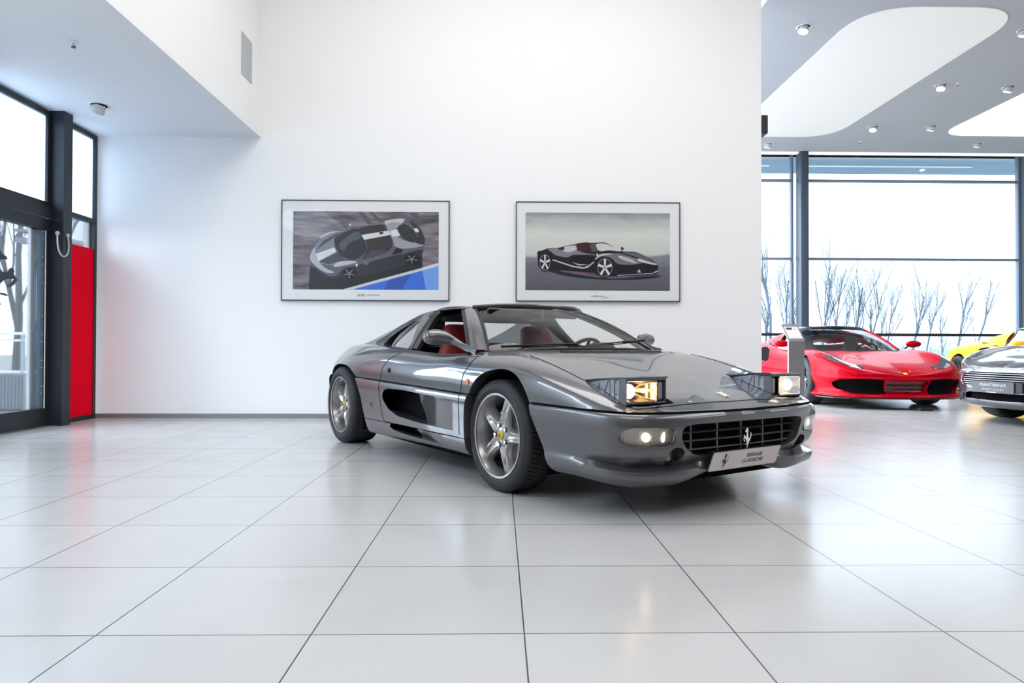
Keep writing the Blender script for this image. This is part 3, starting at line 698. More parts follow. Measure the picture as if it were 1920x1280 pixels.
# roof panel
def roofz(x, y): return interp(x, [(-1.46, 1.122), (-1.2, 1.124), (-1.0, 1.118), (-.84, 1.112)])-.10*(abs(y)/.52)**2.4*.26
P = np.array([[(-.848-.17*(abs(y)/.52)**1.9*0.95+t*(-1.45+.848+.17*(abs(y)/.52)**1.9*.95), y, 0) for t in np.linspace(0, 1, 16)] for y in np.linspace(-.525, .525, 31)])
for a in P:
    for p in a: p[2] = roofz(p[0], p[1])
rf = from_bm('roof_panel', grid_bm(P), m_gloss, car, True)
sd = rf.modifiers.new('s', 'SOLIDIFY'); sd.thickness = .010; sd.offset = 0
if True:
    # keep the outer face up
    P2 = P.copy(); P2[:, :, 2] -= .036; P2[:, :, 1] *= .97
    from_bm('headliner', grid_bm(P2), m_grey_l, rf, True)
# rear hoop with black inner frame
hoop = [(-1.36, .775, .797), (-1.40, .715, .865), (-1.43, .655, .935), (-1.455, .59, 1.015), (-1.46, .535, 1.075), (-1.46, .45, 1.105), (-1.46, .2, 1.116), (-1.46, 0, 1.118)]
hp = curve_pts(sym(hoop[::-1]), 61)
g = G(); g.tube([(x+.03, y*.99, z-.012) for x, y, z in hp], .034, 8, flat=1.0); g.obj('hoop_trim', m_black, car, True, fixn=False)
g = G(); g.box((-1.53, -.46, 1.015), (-1.43, .46, 1.10)); g.obj('rear_header', m_grey_l, car, bevel=.02)
T = np.array([[(x-.01, y*1.0, z+.012) for x, y, z in hp], [(x-.07, y*1.0, z+.006) for x, y, z in hp], [(x-.12, y*.985, z-.006) for x, y, z in hp]])
hoopk = [i for i, p in enumerate(hp) if p[2] > 1.03]
from_bm('roof_hoop', grid_bm(T[:, hoopk[0]:hoopk[-1]+1]), m_silver, car, True)
# flying buttresses
Tt = [(-1.50,.520,1.098),(-1.62,.532,1.088),(-1.80,.552,1.052),(-1.98,.572,1.006),(-2.12,.585,.970),(-2.38,.605,.912),(-2.60,.625,.862),(-2.80,.66,.815)]
Bb = [(-1.40,.772,.795),(-1.60,.770,.803),(-1.80,.765,.810),(-1.98,.750,.815),(-2.12,.735,.818),(-2.38,.690,.832),(-2.60,.655,.842),(-2.80,.66,.80)]
win_p = rounded([(-1.600,1.030),(-1.735,.868),(-1.745,.828),(-1.72,.812),(-1.43,.802),(-1.445,.84),(-1.50,.90)], .02)
inl_p = rounded([(-1.640,1.045),(-1.778,.994),(-1.884,.943),(-1.965,.895),(-1.995,.845),(-1.985,.812),(-1.775,.806),(-1.80,.87),(-1.80,.92),(-1.735,.985)], .012)
for s in (1, -1):
    n = 60; a = curve_pts(Tt, n); b = curve_pts(Bb, n)
    # sort both by x so the ruling runs straight down
    t = np.linspace(0, 1, 22)[:, None, None]
    P = (b[None]*(1-t)+a[None]*t); P[:, :, 1] += .012*np.sin(t[:, :, 0]*PI); P = P.transpose(1, 0, 2)
    bmx = grid_bm(P)
    # the panel starts behind the black pillar
    f1 = cut(bmx, win_p, 'xz'); win = split_off(bmx, f1); f2 = cut(bmx, inl_p, 'xz'); inl = split_off(bmx, f2)
    extrude_border(bmx, open_edges_on(bmx, inl_p, 'xz'), lambda c: Vector((c.x, c.y-.06, c.z)))
    extrude_border(bmx, open_edges_on(bmx, win_p, 'xz'), lambda c: Vector((c.x, c.y-.008, c.z)))
    # crown of the buttress turns over to its inner face
    I1 = a+np.array((0, -.035, .004)); I2 = a+np.array((0, -.085, -.012)); I3 = a.copy(); I3[:, 1] -= .10; I3[:, 2] = np.minimum(I3[:, 2]-.05, np.maximum(.83, I3[:, 2]-.26))
    bm2 = grid_bm(np.stack([a, I1, I2, I3], 1)); tm = bpy.data.meshes.new('t'); bm2.to_mesh(tm); bm2.free(); bmx.from_mesh(tm); bmesh.ops.remove_doubles(bmx, verts=bmx.verts, dist=1e-4)
    if s < 0:
        for v in bmx.verts: v.co.y *= -1
        for bb in (win, inl):
            for v in bb.verts: v.co.y *= -1
    bmesh.ops.recalc_face_normals(bmx, faces=bmx.faces)
    bt = from_bm('buttress', bmx, m_silver, car, True, 40)
    for v in win.verts: v.co.y -= s*.005
    from_bm('quarter_window', win, m_winglass, bt, True)
    for v in inl.verts: v.co.y -= s*.055
    from_bm('air_inlet', inl, m_deep, bt, False)
    g = G(); g.tube([(x, s*(np.interp(z, [.80, 1.05], [.772, .560])), z) for x, z in win_p+[win_p[0]]], .005, 5); g.obj('window_trim', m_black, bt, True, fixn=False)
# rear window, engine lid
P = ruled([(-1.60, -.44, .84), (-1.63, 0, .845), (-1.60, .44, .84)], [(-1.57, -.42, 1.08), (-1.59, 0, 1.095), (-1.57, .42, 1.08)], 15, 5)
from_bm('rear_window', grid_bm(P), m_winglass, car, True)
g = G()
for i in range(9): x = -1.80-i*.10; g.box((x, -.40, .845), (x-.06, .40, .858))
g.obj('engine_lid', m_black, car)
# mirrors
for s in (1, -1):
    rings = []; spine = [(-.70,1.005,.880,.006,.010),(-.70,.995,.880,.035,.032),(-.695,.965,.879,.052,.045),(-.69,.925,.880,.058,.049),(-.675,.885,.876,.056,.046),(-.65,.850,.866,.045,.038),(-.60,.825,.846,.032,.026),(-.53,.808,.818,.028,.022),(-.47,.80,.800,.036,.022),(-.43,.797,.792,.042,.024)]
    sp = cspline(range(len(spine)), np.array(spine), np.linspace(0, len(spine)-1, 40)); seg = 20; vs = []
    for (x, y, z, a, b) in sp:
        for k in range(seg):
            t = 2*PI*k/seg; cx = math.cos(t); sz = math.sin(t)
            vs.append((x+max(a, .004)*cx*(1.0 if y > .85 else .9), s*(y+.12*a*cx), z+max(b, .004)*sz))
    g = G(); n = len(sp); g.add(vs, [(i*seg+k, i*seg+(k+1) % seg, (i+1)*seg+(k+1) % seg, (i+1)*seg+k) for i in range(n-1) for k in range(seg)]+[tuple(range(seg)), tuple(range((n-1)*seg, n*seg))])
    mr = g.obj('wing_mirror', m_silver, car, True, 60)
    g = G(); g.tube([(-.748, s*.93, .88), (-.752, s*.93, .88)], .045, 20); g.obj('mirror_glass', m_chrome, mr, True)
# wipers
for (a, b, c) in (((-.19, -.02, .805), (-.26, -.34, .835), (-.33, -.66, .822)), ((-.16, .45, .806), (-.24, .26, .855), (-.21, -.12, .822))):
    g = G(); g.tube([a, ((a[0]+b[0])/2, (a[1]+b[1])/2, max(a[2], b[2])), b], .007, 6); w = g.obj('wiper', m_black, car, True, fixn=False)
    d = Vector(c)-Vector(b); p0 = Vector(b)-d*.6; p1 = Vector(b)+d*1.0
    g = G(); g.tube([p0+Vector((.006, 0, -.004)), Vector(b), p1], .005, 6); g.tube([p0+Vector((0, 0, -.010)), Vector(b)-Vector((0, 0, .012)), p1-Vector((0, 0, .006))], .0035, 6); g.obj('wiper_blade', m_black, w, fixn=False)
# interior
g = G(); g.box((-1.62, -.70, .16), (-.15, .70, .22)); g.box((-1.66, -.68, .2), (-1.55, .68, .82)); g.obj('cabin_floor', m_dash, car)
P = np.array([[(x, y, z-.02*(abs(y)/.7)**2) for y in np.linspace(-.70, .70, 15)] for x, z in [(-.15,.775),(-.24,.790),(-.38,.787),(-.52,.776),(-.60,.755),(-.62,.70),(-.55,.50)]])
for r in P:
    for p in r: p[0] -= (.27*(abs(p[1])/.7)**2 if p[0] > -.4 else 0)
g0 = grid_bm(P); from_bm('dashboard', g0, m_dash, car, True)
g = G(); g.tube([(-.60, .25, .79), (-.57, .30, .815), (-.57, .44, .815), (-.60, .49, .79)], .04, 8); g.obj('instrument_binnacle', m_dash, car, True)
stw = G(); c0 = Vector((-.80, .37, .725)); ax = Vector((-.86, 0, .50)).normalized(); u_ = Vector((0, 1, 0)); v_ = ax.cross(u_)
ring = [c0+(u_*math.cos(t)+v_*math.sin(t))*.178 for t in np.linspace(0, 2*PI, 33)]; stw.tube(ring, .014, 8); so = stw.obj('steering_wheel', m_black, car, True, fixn=False)
g = G()
for t in (PI/2, PI*7/6, PI*11/6): g.tube([c0, c0+(u_*math.cos(t)+v_*math.sin(t))*-.17], .012, 6)
g.tube([c0-ax*.02, c0+ax*.03], .05, 16); g.obj('spoke', m_black, so, True)
for s in (1, -1):
    # seat: cushion, winged back, one-piece head restraint
    yc = s*.36
    def loft(sec, nm, parent, mat=m_red_l):
        vs = []; seg = 20
        for (x, z, hw, th, tilt) in sec:
            for k in range(seg):
                t = 2*PI*k/seg; cx, sx = math.cos(t), math.sin(t); p = (abs(cx)**.6*(1 if cx > 0 else -1), abs(sx)**.6*(1 if sx > 0 else -1))
                vs.append((x+p[1]*th*math.cos(tilt), yc+p[0]*hw, z+p[1]*th*math.sin(tilt)))
        n = len(sec); g = G(); g.add(vs, [(i*seg+k, i*seg+(k+1) % seg, (i+1)*seg+(k+1) % seg, (i+1)*seg+k) for i in range(n-1) for k in range(seg)]+[tuple(range(seg)), tuple(range((n-1)*seg, n*seg))])
        return g.obj(nm, mat, parent, True, 60)
    st = loft([(-1.13,.34,.20,.04,.5),(-1.16,.36,.235,.07,.5),(-1.22,.50,.245,.065,.3),(-1.29,.66,.24,.06,.2),(-1.34,.78,.205,.055,.2),(-1.37,.85,.155,.05,.2),(-1.395,.92,.14,.048,.2),(-1.41,.965,.13,.042,.2),(-1.415,.988,.10,.025,.2)], 'seat', car)
    loft([(-.62,.33,.19,.03,1.2),(-.66,.34,.22,.07,1.4),(-.85,.33,.235,.08,1.5),(-1.05,.30,.235,.08,1.5),(-1.15,.29,.22,.05,1.5)], 'seat_cushion', st)
g = G(); g.sph((-.70, -.07, .992), (.018, .125, .030), 20, 10); rm = g.obj('rear_view_mirror', m_black, car, True)
g = G(); g.tube([(-.70, -.07, 1.0), (-.75, -.04, 1.085)], .01, 8); g.obj('mirror_stem', m_black, rm, True)
for (y, w) in ((.23, .15), (-.30, .15)):
    g = G(); g.add([(-.815, y-w, 1.092), (-.815, y+w, 1.092), (-.90, y+w, 1.045), (-.90, y-w, 1.045)], [(0, 1, 2, 3)])
    sv = g.obj('sun_visor', m_grey_l, car, fixn=False); sv.modifiers.new('s', 'SOLIDIFY').thickness = .012
# side script badge behind the door
bx = poly_mesh(HORSE, lambda x, y: (-1.72+x*.055, -.9475, .345+y*.055)); bx.obj('horse_script', m_chrome, car, fixn=False)
text_obj('side_script', 'FERRARI 355', m_chrome, .022, car, Matrix.Translation((-1.71, -.9475, .322)) @ Matrix.Rotation(PI/2, 4, 'X'), .2, .001)

# ---------------- wheels
def wheel(parent, loc, side, R=.318, W=.225, rim=.240, name='wheel', mats=None, n=5, spoke='five', rot0=0.):
    """wheel axis along y; side=-1 faces -y"""
    m_al, m_cap = mats or (m_alloy, m_yellow_badge)
    s = side; h = W/2
    # rim with barrel: part; tyre etc: sub-parts
    g = G(); pr = [(rim-.012, h*.98), (rim, h*1.0), (rim+.002, h*.93), (rim-.007, h*.90), (rim-.013, h*.80), (rim-.020, h*.55), (rim-.028, h*.2), (rim-.035, -h*.6), (rim-.004, -h*.95)]
    g.lathe([(r, y*s) for r, y in pr], 72)
    w = g.obj(name, m_al, parent, True, 40, loc=loc)
    g = G(); sw = h*1.06
    pt = [(rim+.000, h*.90), (rim+.006, h*1.0), (rim+.022, sw), (rim+.045, sw*.995), (R-.018, h*.97), (R-.006, h*.90), (R, h*.74), (R, -h*.74), (R-.006, -h*.9), (R-.018, -h*.97), (rim+.03, -sw), (rim, -h*.9)]
    g.lathe([(r, y*s) for r, y in pt], 88); ty = g.obj('tyre', m_rubber, w, True, 50)
    g = G()
    for r in (rim+.018, rim+.056): g.lathe([(r-.0012, s*(sw*.996)), (r, s*(sw*1.006)), (r+.0012, s*(sw*.996))], 72)
    g.obj('sidewall_ring', m_rubber, ty, True, fixn=False)
    if R < .33 and parent.name.startswith('sports_car'):
        g = G()
        for k in range(72):
            a = 2*PI*k/72
            for (y0, y1) in ((-.7, -.12), (.12, .7)):
                p = [(math.cos(a+d)*(R+.0006), y*h*s, math.sin(a+d)*(R+.0006)) for y, d in ((y0, 0), (y1, .06), (y1, .075), (y0, .015))]; g.add(p, [(0, 1, 2, 3)])
        g.obj('tread_groove', m_deep, ty, fixn=False)
    # disc and caliper
    g = G(); g.tube([(0, s*-.005, 0), (0, s*.02, 0)], .150, 48); g.obj('brake_disc', m_disc, w, True, 40)
    g = G(); a0, a1 = math.radians(-28), math.radians(28); vs = []
    for k in range(9):
        a = a0+(a1-a0)*k/8
        for r in (.085, .165):
            for y in (-.02, .045): vs.append((math.cos(a+.5)*r, s*y, math.sin(a+.5)*r))
    fs = []
    for k in range(8):
        b = 4*k; fs += [(b, b+1, b+5, b+4), (b+2, b+6, b+7, b+3), (b+1, b+3, b+7, b+5), (b, b+4, b+6, b+2)]
    fs += [(0, 2, 3, 1), (32, 33, 35, 34)]; g.add(vs, fs); g.obj('brake_caliper', m_black, w)
    # dark drum behind
    g = G(); g.tube([(0, -s*h*.55, 0), (0, -s*h*.6, 0)], rim-.032, 40); g.obj('wheel_back', m_deep, w)
    yf = h*.72  # spoke face
    if spoke == 'five':
        g = G()
        for k in range(n):
            a = 2*PI*k/n+rot0
            ca, sa = math.cos(a), math.sin(a)
            # cross sections along the spoke: (radius, half width, face y, groove depth, back y)
            sec = [(.030,.052,yf-.012,.000,.035),(.058,.052,yf-.008,.004,.045),(.080,.044,yf-.003,.009,.055),(.110,.037,yf+.001,.013,.058),(.150,.035,yf+.000,.013,.055),(.185,.037,yf-.004,.010,.05),(.212,.043,yf-.009,.004,.045),(rim-.012,.056,yf-.018,.0,.04)]
            vs = []
            for r, hw, y, gd, bk in sec:
                for (u, yy) in ((-hw*1.12, y-bk), (-hw*1.0, y-.016), (-hw*.72, y), (-hw*.42, y), (-hw*.16, y-gd), (hw*.16, y-gd), (hw*.42, y), (hw*.72, y), (hw*1.0, y-.016), (hw*1.12, y-bk)):
                    vs.append((ca*r-sa*u, s*yy, sa*r+ca*u))
            m = 10; g.add(vs, [(i*m+k2, (i+1)*m+k2, (i+1)*m+k2+1, i*m+k2+1) for i in range(len(sec)-1) for k2 in range(m-1)])
        g.obj('spokes', m_al, w, True, 50, fixn=True)
        rb = .058
    else:
        g = G()
        for k in range(n):
            for da in (-.13, .13):
                a = 2*PI*k/n+rot0+da; ca, sa = math.cos(a), math.sin(a); b = 2*PI*k/n+rot0+da*.25; cb, sb = math.cos(b), math.sin(b)
                p0 = Vector((cb*.04, s*(yf-.02), sb*.04)); p1 = Vector((ca*(rim-.008), s*(h*.93), sa*(rim-.008))); t = Vector((-sa, 0, ca))*.011
                q = Vector((0, s*-.03, 0)); g.add([p0-t, p0+t, p1+t, p1-t, p0-t+q, p0+t+q, p1+t+q, p1-t+q], [(0, 1, 2, 3), (4, 7, 6, 5), (0, 4, 5, 1), (1, 5, 6, 2), (2, 6, 7, 3), (3, 7, 4, 0)])
        g.obj('spokes', m_al, w, False); rb = .055
    g = G(); g.lathe([(0, s*(yf-.004)), (.050, s*(yf-.006)), (.066, s*(yf-.012)), (.078, s*(yf-.05))], 40); g.obj('hub', m_al, w, True, 50, fixn=False)
    g = G(); g.lathe([(0, s*(yf+.006)), (.022, s*(yf+.005)), (.026, s*(yf+.001)), (.027, s*(yf-.006))], 28); hc = g.obj('hub_cap', m_cap, w, True, 50, fixn=False)
    if m_cap is m_yellow_badge:
        g = poly_mesh(HORSE, lambda x, y: (-s*x*.034*-1, s*(yf+.0068), (y-.5)*.034)); g.obj('cap_horse', m_ink, hc, fixn=False)
    for k in range(5):
        a = 2*PI*(k+.5)/5+rot0; c = (math.cos(a)*rb, math.sin(a)*rb)
        g = G(); g.tube([(c[0], s*(yf-.012), c[1]), (c[0], s*(yf+.004), c[1])], .0095, 12); b = g.obj('wheel_bolt', m_chrome, w, True)
        g = G(); g.lathe([(.010, s*(yf-.0035)), (.0145, s*(yf-.0035))], 14); o = g.obj('bolt_recess', m_deep, w, fixn=False, loc=None); 
        for v in o.data.vertices: v.co.x += c[0]; v.co.z += c[1]
    return w
for s in (-1, 1):
    wheel(car, (Wf[0], s*Wf[1], .316), s, R=.316, W=.215, rot0=0)
    wheel(car, (Wr[0], s*Wr[1], .326), s, R=.326, W=.262, rot0=0)
# ================================================================== room
XL, YB, XR, ZS, XS = -4.65, 7.96, 3.07, 3.25, -2.777
ZH, YW = 5.13, 15.0
def struct(o): o['kind'] = 'structure'; return o
def grain(m, scale, c1, c2, stretch=(1, 1, 1), detail=4, ramp=(.3, .7)):
    nt = m.node_tree; N = nt.nodes; b = N['Principled BSDF']; tc = N.new('ShaderNodeTexCoord'); mp = N.new('ShaderNodeMapping'); nz = N.new('ShaderNodeTexNoise'); cr = N.new('ShaderNodeValToRGB')
    mp.inputs['Scale'].default_value = stretch; nz.inputs['Scale'].default_value = scale; nz.inputs['Detail'].default_value = detail
    cr.color_ramp.elements[0].position = ramp[0]; cr.color_ramp.elements[1].position = ramp[1]; cr.color_ramp.elements[0].color = (*c1, 1); cr.color_ramp.elements[1].color = (*c2, 1)
    nt.links.new(tc.outputs['Object'], mp.inputs[0]); nt.links.new(mp.outputs[0], nz.inputs['Vector']); nt.links.new(nz.outputs['Fac'], cr.inputs[0]); nt.links.new(cr.outputs[0], b.inputs['Base Color']); return m
def tiles():
    m = bpy.data.materials.new('floor_tiles'); m.use_nodes = True; nt = m.node_tree; N = nt.nodes; Lk = nt.links; b = N['Principled BSDF']
    tc = N.new('ShaderNodeTexCoord'); mp = N.new('ShaderNodeMapping'); br = N.new('ShaderNodeTexBrick')
    br.offset = 0; br.squash = 1; br.inputs['Scale'].default_value = 1; br.inputs['Brick Width'].default_value = .6; br.inputs['Row Height'].default_value = .6
    br.inputs['Mortar Size'].default_value = .0021; br.inputs['Mortar Smooth'].default_value = .0; br.inputs['Bias'].default_value = 0
    br.inputs['Color1'].default_value = (.47, .465, .46, 1); br.inputs['Color2'].default_value = (.49, .485, .48, 1); br.inputs['Mortar'].default_value = (.03, .03, .031, 1)
    mp.inputs['Location'].default_value = (-.1200913*.6+6, -3.23667515*.6+6, 0)
    Lk.new(tc.outputs['Object'], mp.inputs['Vector']); Lk.new(mp.outputs[0], br.inputs['Vector'])
    nz = N.new('ShaderNodeTexNoise'); nz.inputs['Scale'].default_value = 3.5; nz.inputs['Detail'].default_value = 8
    mx = N.new('ShaderNodeMix'); mx.data_type = 'RGBA'; mx.blend_type = 'MULTIPLY'; mx.inputs[0].default_value = .08
    Lk.new(tc.outputs['Object'], nz.inputs['Vector']); Lk.new(br.outputs['Color'], mx.inputs[6]); Lk.new(nz.outputs['Fac'], mx.inputs[7]); Lk.new(mx.outputs[2], b.inputs['Base Color'])
    rr = N.new('ShaderNodeMapRange'); rr.inputs['To Min'].default_value = .17; rr.inputs['To Max'].default_value = .25; Lk.new(nz.outputs['Fac'], rr.inputs['Value']); Lk.new(rr.outputs[0], b.inputs['Roughness'])
    b.inputs['Specular IOR Level'].default_value = .5
    bp = N.new('ShaderNodeBump'); bp.inputs['Strength'].default_value = .4; bp.inputs['Distance'].default_value = .001; bp.invert = True
    Lk.new(br.outputs['Fac'], bp.inputs['Height']); Lk.new(bp.outputs[0], b.inputs['Normal'])
    return m
m_frame = M('dark_window_frame', (.022, .026, .033), .4, .2)
m_steel = M('blue_grey_steel', (.07, .09, .12), .35, .4); m_mull = M('pale_steel', (.17, .21, .27), .4, .3)
m_redp = M('red_panel', (.88, .0, .018), .5, spec=.03)
m_white = M('bright_white_trim', (.92, .92, .92), .5)
m_alu = M('brushed_aluminium', (.33, .31, .32), .35, .8)
g = G(); g.box((-4.9, -6, -.1), (16, 15.1, 0)); struct(g.obj('floor', tiles(), None))
g = G(); g.box((XL-.15, YB, 0), (XR, YB+.30, 6.6)); struct(g.obj('wall_back', m_wall))
g = G(); g.box((XL-.15, -6, ZS), (XS, YB, 6.6)); struct(g.obj('ceiling_2', [m_ceil, m_wall]))
c2 = bpy.data.objects['ceiling_2']
for p in c2.data.polygons:
    if abs(p.normal.x) > .5: p.material_index = 1
g = G(); g.box((XS, -6, 6.5), (3.5, YB+.3, 6.7)); struct(g.obj('ceiling_1', m_wall))
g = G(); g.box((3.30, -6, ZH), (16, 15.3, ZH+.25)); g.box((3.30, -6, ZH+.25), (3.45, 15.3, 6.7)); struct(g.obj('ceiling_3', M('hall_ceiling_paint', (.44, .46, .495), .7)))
g = G(); g.box((-4.9, -6.15, 0), (16, -6, 6.6)); struct(g.obj('wall_front', M('grey_wall_paint', (.42, .42, .43), .6)))
g = G(); g.box((16, -6, 0), (16.15, 15.3, 5.3)); struct(g.obj('wall_right', m_wall))
g = G(); g.box((XL, YB-.014, 0), (XR, YB, .052)); struct(g.obj('baseboard_back', M('grey_metal_skirting', (.30, .29, .30), .35, .6)))
# the stair of trim under the hall ceiling, made bright by an added glow
g = G(); g.box((3.3, 14.78, ZH-.03), (16, 14.9, ZH)); struct(g.obj('trim_1', M('glowing_trim', (.9, .9, .9), .5, emit=(1, 1, 1), estr=.5)))
# left: pier, windows, door
g = G(); g.box((-4.95, 5.1, 0), (-4.42, 5.98, ZS)); g.box((-4.95, -6, 0), (-4.65, 5.1, ZS)); struct(g.obj('wall_left', m_wall))
def frame_x(name, y0, y1, z0, z1, t=.05, mull=(), trans=(), x0=XL-.04, x1=XL+.02, kind=True, mat=None, frost=None):
    g = G()
    g.box((x0, y0, z0), (x1, y0+t, z1)); g.box((x0, y1-t, z0), (x1, y1, z1)); g.box((x0, y0+t, z1-t), (x1, y1-t, z1)); g.box((x0, y0+t, z0), (x1, y1-t, z0+t))
    for y in mull: g.box((x0, y-t/2, z0+t), (x1, y+t/2, z1-t))
    for z in trans: g.box((x0, y0+t, z-t/2), (x1, y1-t, z+t/2))
    o = g.obj(name, mat or m_frame)
    if kind: struct(o)
    zf = frost if frost is not None else z1
    if zf > z0+t: g = G(); g.box(((x0+x1)/2-.004, y0+t, z0+t), ((x0+x1)/2+.004, y1-t, min(zf, z1-t))); g.obj('pane', m_pane, o)
    if frost is not None: g = G(); g.box(((x0+x1)/2-.004, y0+t, max(z0+t, frost)), ((x0+x1)/2+.004, y1-t, z1-t)); g.obj('milky_pane', m_frost, o)
    return o
frame_x('window_1', 5.98, 7.12, 2.24, 3.235, .055, frost=2.24)
wr = frame_x('window_2', 7.26, 7.93, .0, 3.235, .05, trans=(2.25,), frost=2.26)
g = G(); g.box((XL-.015, 7.31, .05), (XL+.012, 7.88, 1.93)); g.obj('red_panel', m_redp, wr)
g = G(); g.box((XL, 7.12, 0), (XL+.15, 7.26, 3.25)); struct(g.obj('trim_2', m_frame))
# door: header, leaf with frame, glass, hinge profile with screws
dr = G(); dr.box((XL-.04, 5.98, 2.0), (XL+.03, 7.12, 2.12)); dr.box((XL-.04, 5.98, 2.13), (XL+.05, 7.12, 2.24)); dr = struct(dr.obj('door_1', m_frame))
g = G(); g.box((XL-.03, 7.035, .0), (XL+.02, 7.12, 2.0)); g.box((XL-.03, 5.98, .0), (XL+.02, 7.035, .19)); g.obj('door_frame', m_frame, dr)
g = G(); g.box((XL-.012, 5.98, .19), (XL-.004, 6.97, 2.0)); g.obj('door_glass', m_pane, dr)
g = G(); g.box((XL-.03, 6.99, .19), (XL+.012, 7.035, 2.0)); hp_ = g.obj('hinge_profile', M('blue_grey_profile', (.16, .20, .26), .35, .4), dr)
for z in np.arange(.34, 2.0, .262):
    for dz in (0, .075):
        g = G(); g.sph((XL+.014, 7.012, z+dz), (.004, .008, .009), 10, 6); g.obj('screw', m_chrome, hp_, True)
g = G(); g.box((XL-.02, 7.035, .19), (XL+.024, 7.048, 2.0)); g.box((XL-.06, 6.90, .19), (XL-.03, 6.985, 2.0)); g.obj('door_seal', m_white, dr)
g = G(); g.box((XL-.02, 5.98, 0), (XL+.10, 7.10, .012)); g.obj('threshold', m_alu, dr)
dec = poly_mesh(HORSE, lambda x, y: (XL-.001, 6.37-x*1.05, 1.20+y*.55)); dec.obj('horse_decal', M('dark_decal', (.03, .045, .07), .5), dr, fixn=False)
g = G(); pts = [(XL+.10, 7.075+.095*math.sin(a)*0+y, z) for a, y, z in [(0,-.02,2.00),(0,-.022,1.95),(0,-.015,1.87),(0,.02,1.80),(0,.075,1.775),(0,.125,1.80),(0,.150,1.86),(0,.145,1.94),(0,.130,2.0)]]
pts = [tuple(p) for p in cspline(range(9), np.array(pts), np.linspace(0, 8, 40))]; pts = [(p[0]+.05+.01*i/40, p[1]-.03, p[2]-.03) for i, p in enumerate(pts)]
g.tube(pts, .008, 8); cb = g.obj('door_cable', M('grey_cable', (.55, .54, .52), .5), None, True); tag(cb, 'light grey cable looped between two grommets on the black door post', 'cable')
for p in (pts[0], pts[-1]):
    g = G(); g.sph(p, (.022, .018, .022), 10, 8); g.obj('grommet', M('grommet_plastic', (.5, .45, .42), .5), cb, True)
# ventilation grille high on the bulkhead
g = G(); g.box((XS-.004, 7.34, 3.75), (XS+.006, 7.65, 4.20)); vt = g.obj('ventilation_grille', M('grille_grey', (.50, .51, .53), .6)); tag(vt, 'light grey ventilation grille high on the white bulkhead', 'vent')
g = G()
for z in np.arange(3.77, 4.19, .03): g.box((XS+.006, 7.36, z), (XS+.010, 7.63, z+.012))
g.obj('slat', M('grille_slat', (.60, .61, .62), .6), vt, fixn=False)
# spot lights and sprinklers in the ceilings
m_shade = M('lamp_shade_white', (.62, .62, .61), .4); m_led = M('spot_diffuser', (1, 1, 1), .4, emit=(1, .93, .86), estr=9)
def spot(loc, tilt, az, lit, label, grp, r=.072):
    o = empty('ceiling_spotlight', loc); tag(o, label, 'ceiling light', grp)
    g = G(); g.lathe([(r*1.05, 0), (r*1.35, -.006), (r*1.45, 0)], 28, 'z'); g.obj('trim_ring', m_ceil, o, True, fixn=False)
    g = G(); g.lathe([(0, .0), (r*1.05, .0)], 24, 'z'); g.obj('recess', m_deep, o, fixn=False, loc=(0, 0, -.002))
    g = G(); g.lathe([(r*.7, .02), (r*.88, -.02), (r*.92, -.075), (r*.86, -.078), (r*.80, -.06)], 28, 'z'); h = g.obj('lamp_head', m_shade, o, True, 50, rot=(tilt, 0, az), fixn=False)
    g = G(); g.lathe([(0, -.072), (r*.82, -.072)], 24, 'z'); g.obj('diffuser', m_led if lit else m_shade, h, fixn=False)
hl = [((4.07,9.05),'white spotlight in the hall ceiling nearest to the tall white wall'),((7.20,11.0),'white spotlight between the two luminous ceiling fields beside the sprinkler'),((8.36,11.05),'white spotlight beside the corner of the right luminous ceiling field'),((7.24,13.1),'dimmer white spotlight near the rounded far end of the left luminous field'),((8.35,13.05),'white spotlight beside the pointed end of the right luminous field'),((10.0,14.1),'white spotlight closest to the window above the yellow car'),((5.64,14.25),'white spotlight beside the black speaker close to the window'),((7.10,9.08),'white spotlight at the right edge of the picture')]
for i, ((x, y), lb) in enumerate(hl): spot((x, y, ZH), .35, [2.2, 2.4, .6, 2.4, .5, .4, .6, .5][i], True, lb, 'spotlights in the hall ceiling')
spot((-4.047, 6.95, ZS), .6, 1.0, False, 'unlit white spotlight in the low ceiling above the door', None)
def sprinkler(loc, lb):
    g = G(); g.lathe([(0, 0), (.035, -.002), (.028, -.008), (.008, -.010), (.008, -.035), (.0, -.036)], 18, 'z'); o = g.obj('sprinkler', m_ceil, None, True, 30, loc=loc, fixn=False); tag(o, lb, 'sprinkler')
    g = G(); g.lathe([(0, -.045), (.018, -.045), (.018, -.048), (0, -.048)], 14, 'z'); g.tube([(.010, 0, -.03), (.014, 0, -.046)], .003, 5); g.tube([(-.010, 0, -.03), (-.014, 0, -.046)], .003, 5); g.obj('deflector', m_frame, o, fixn=False)
sprinkler((-3.41, 5.50, ZS), 'small sprinkler head in the low ceiling on the left')
sprinkler((7.41, 10.9, ZH), 'small sprinkler head in the hall ceiling between two spotlights')
sprinkler((7.46, 14.0, ZH), 'small sprinkler head in the hall ceiling close to the window')
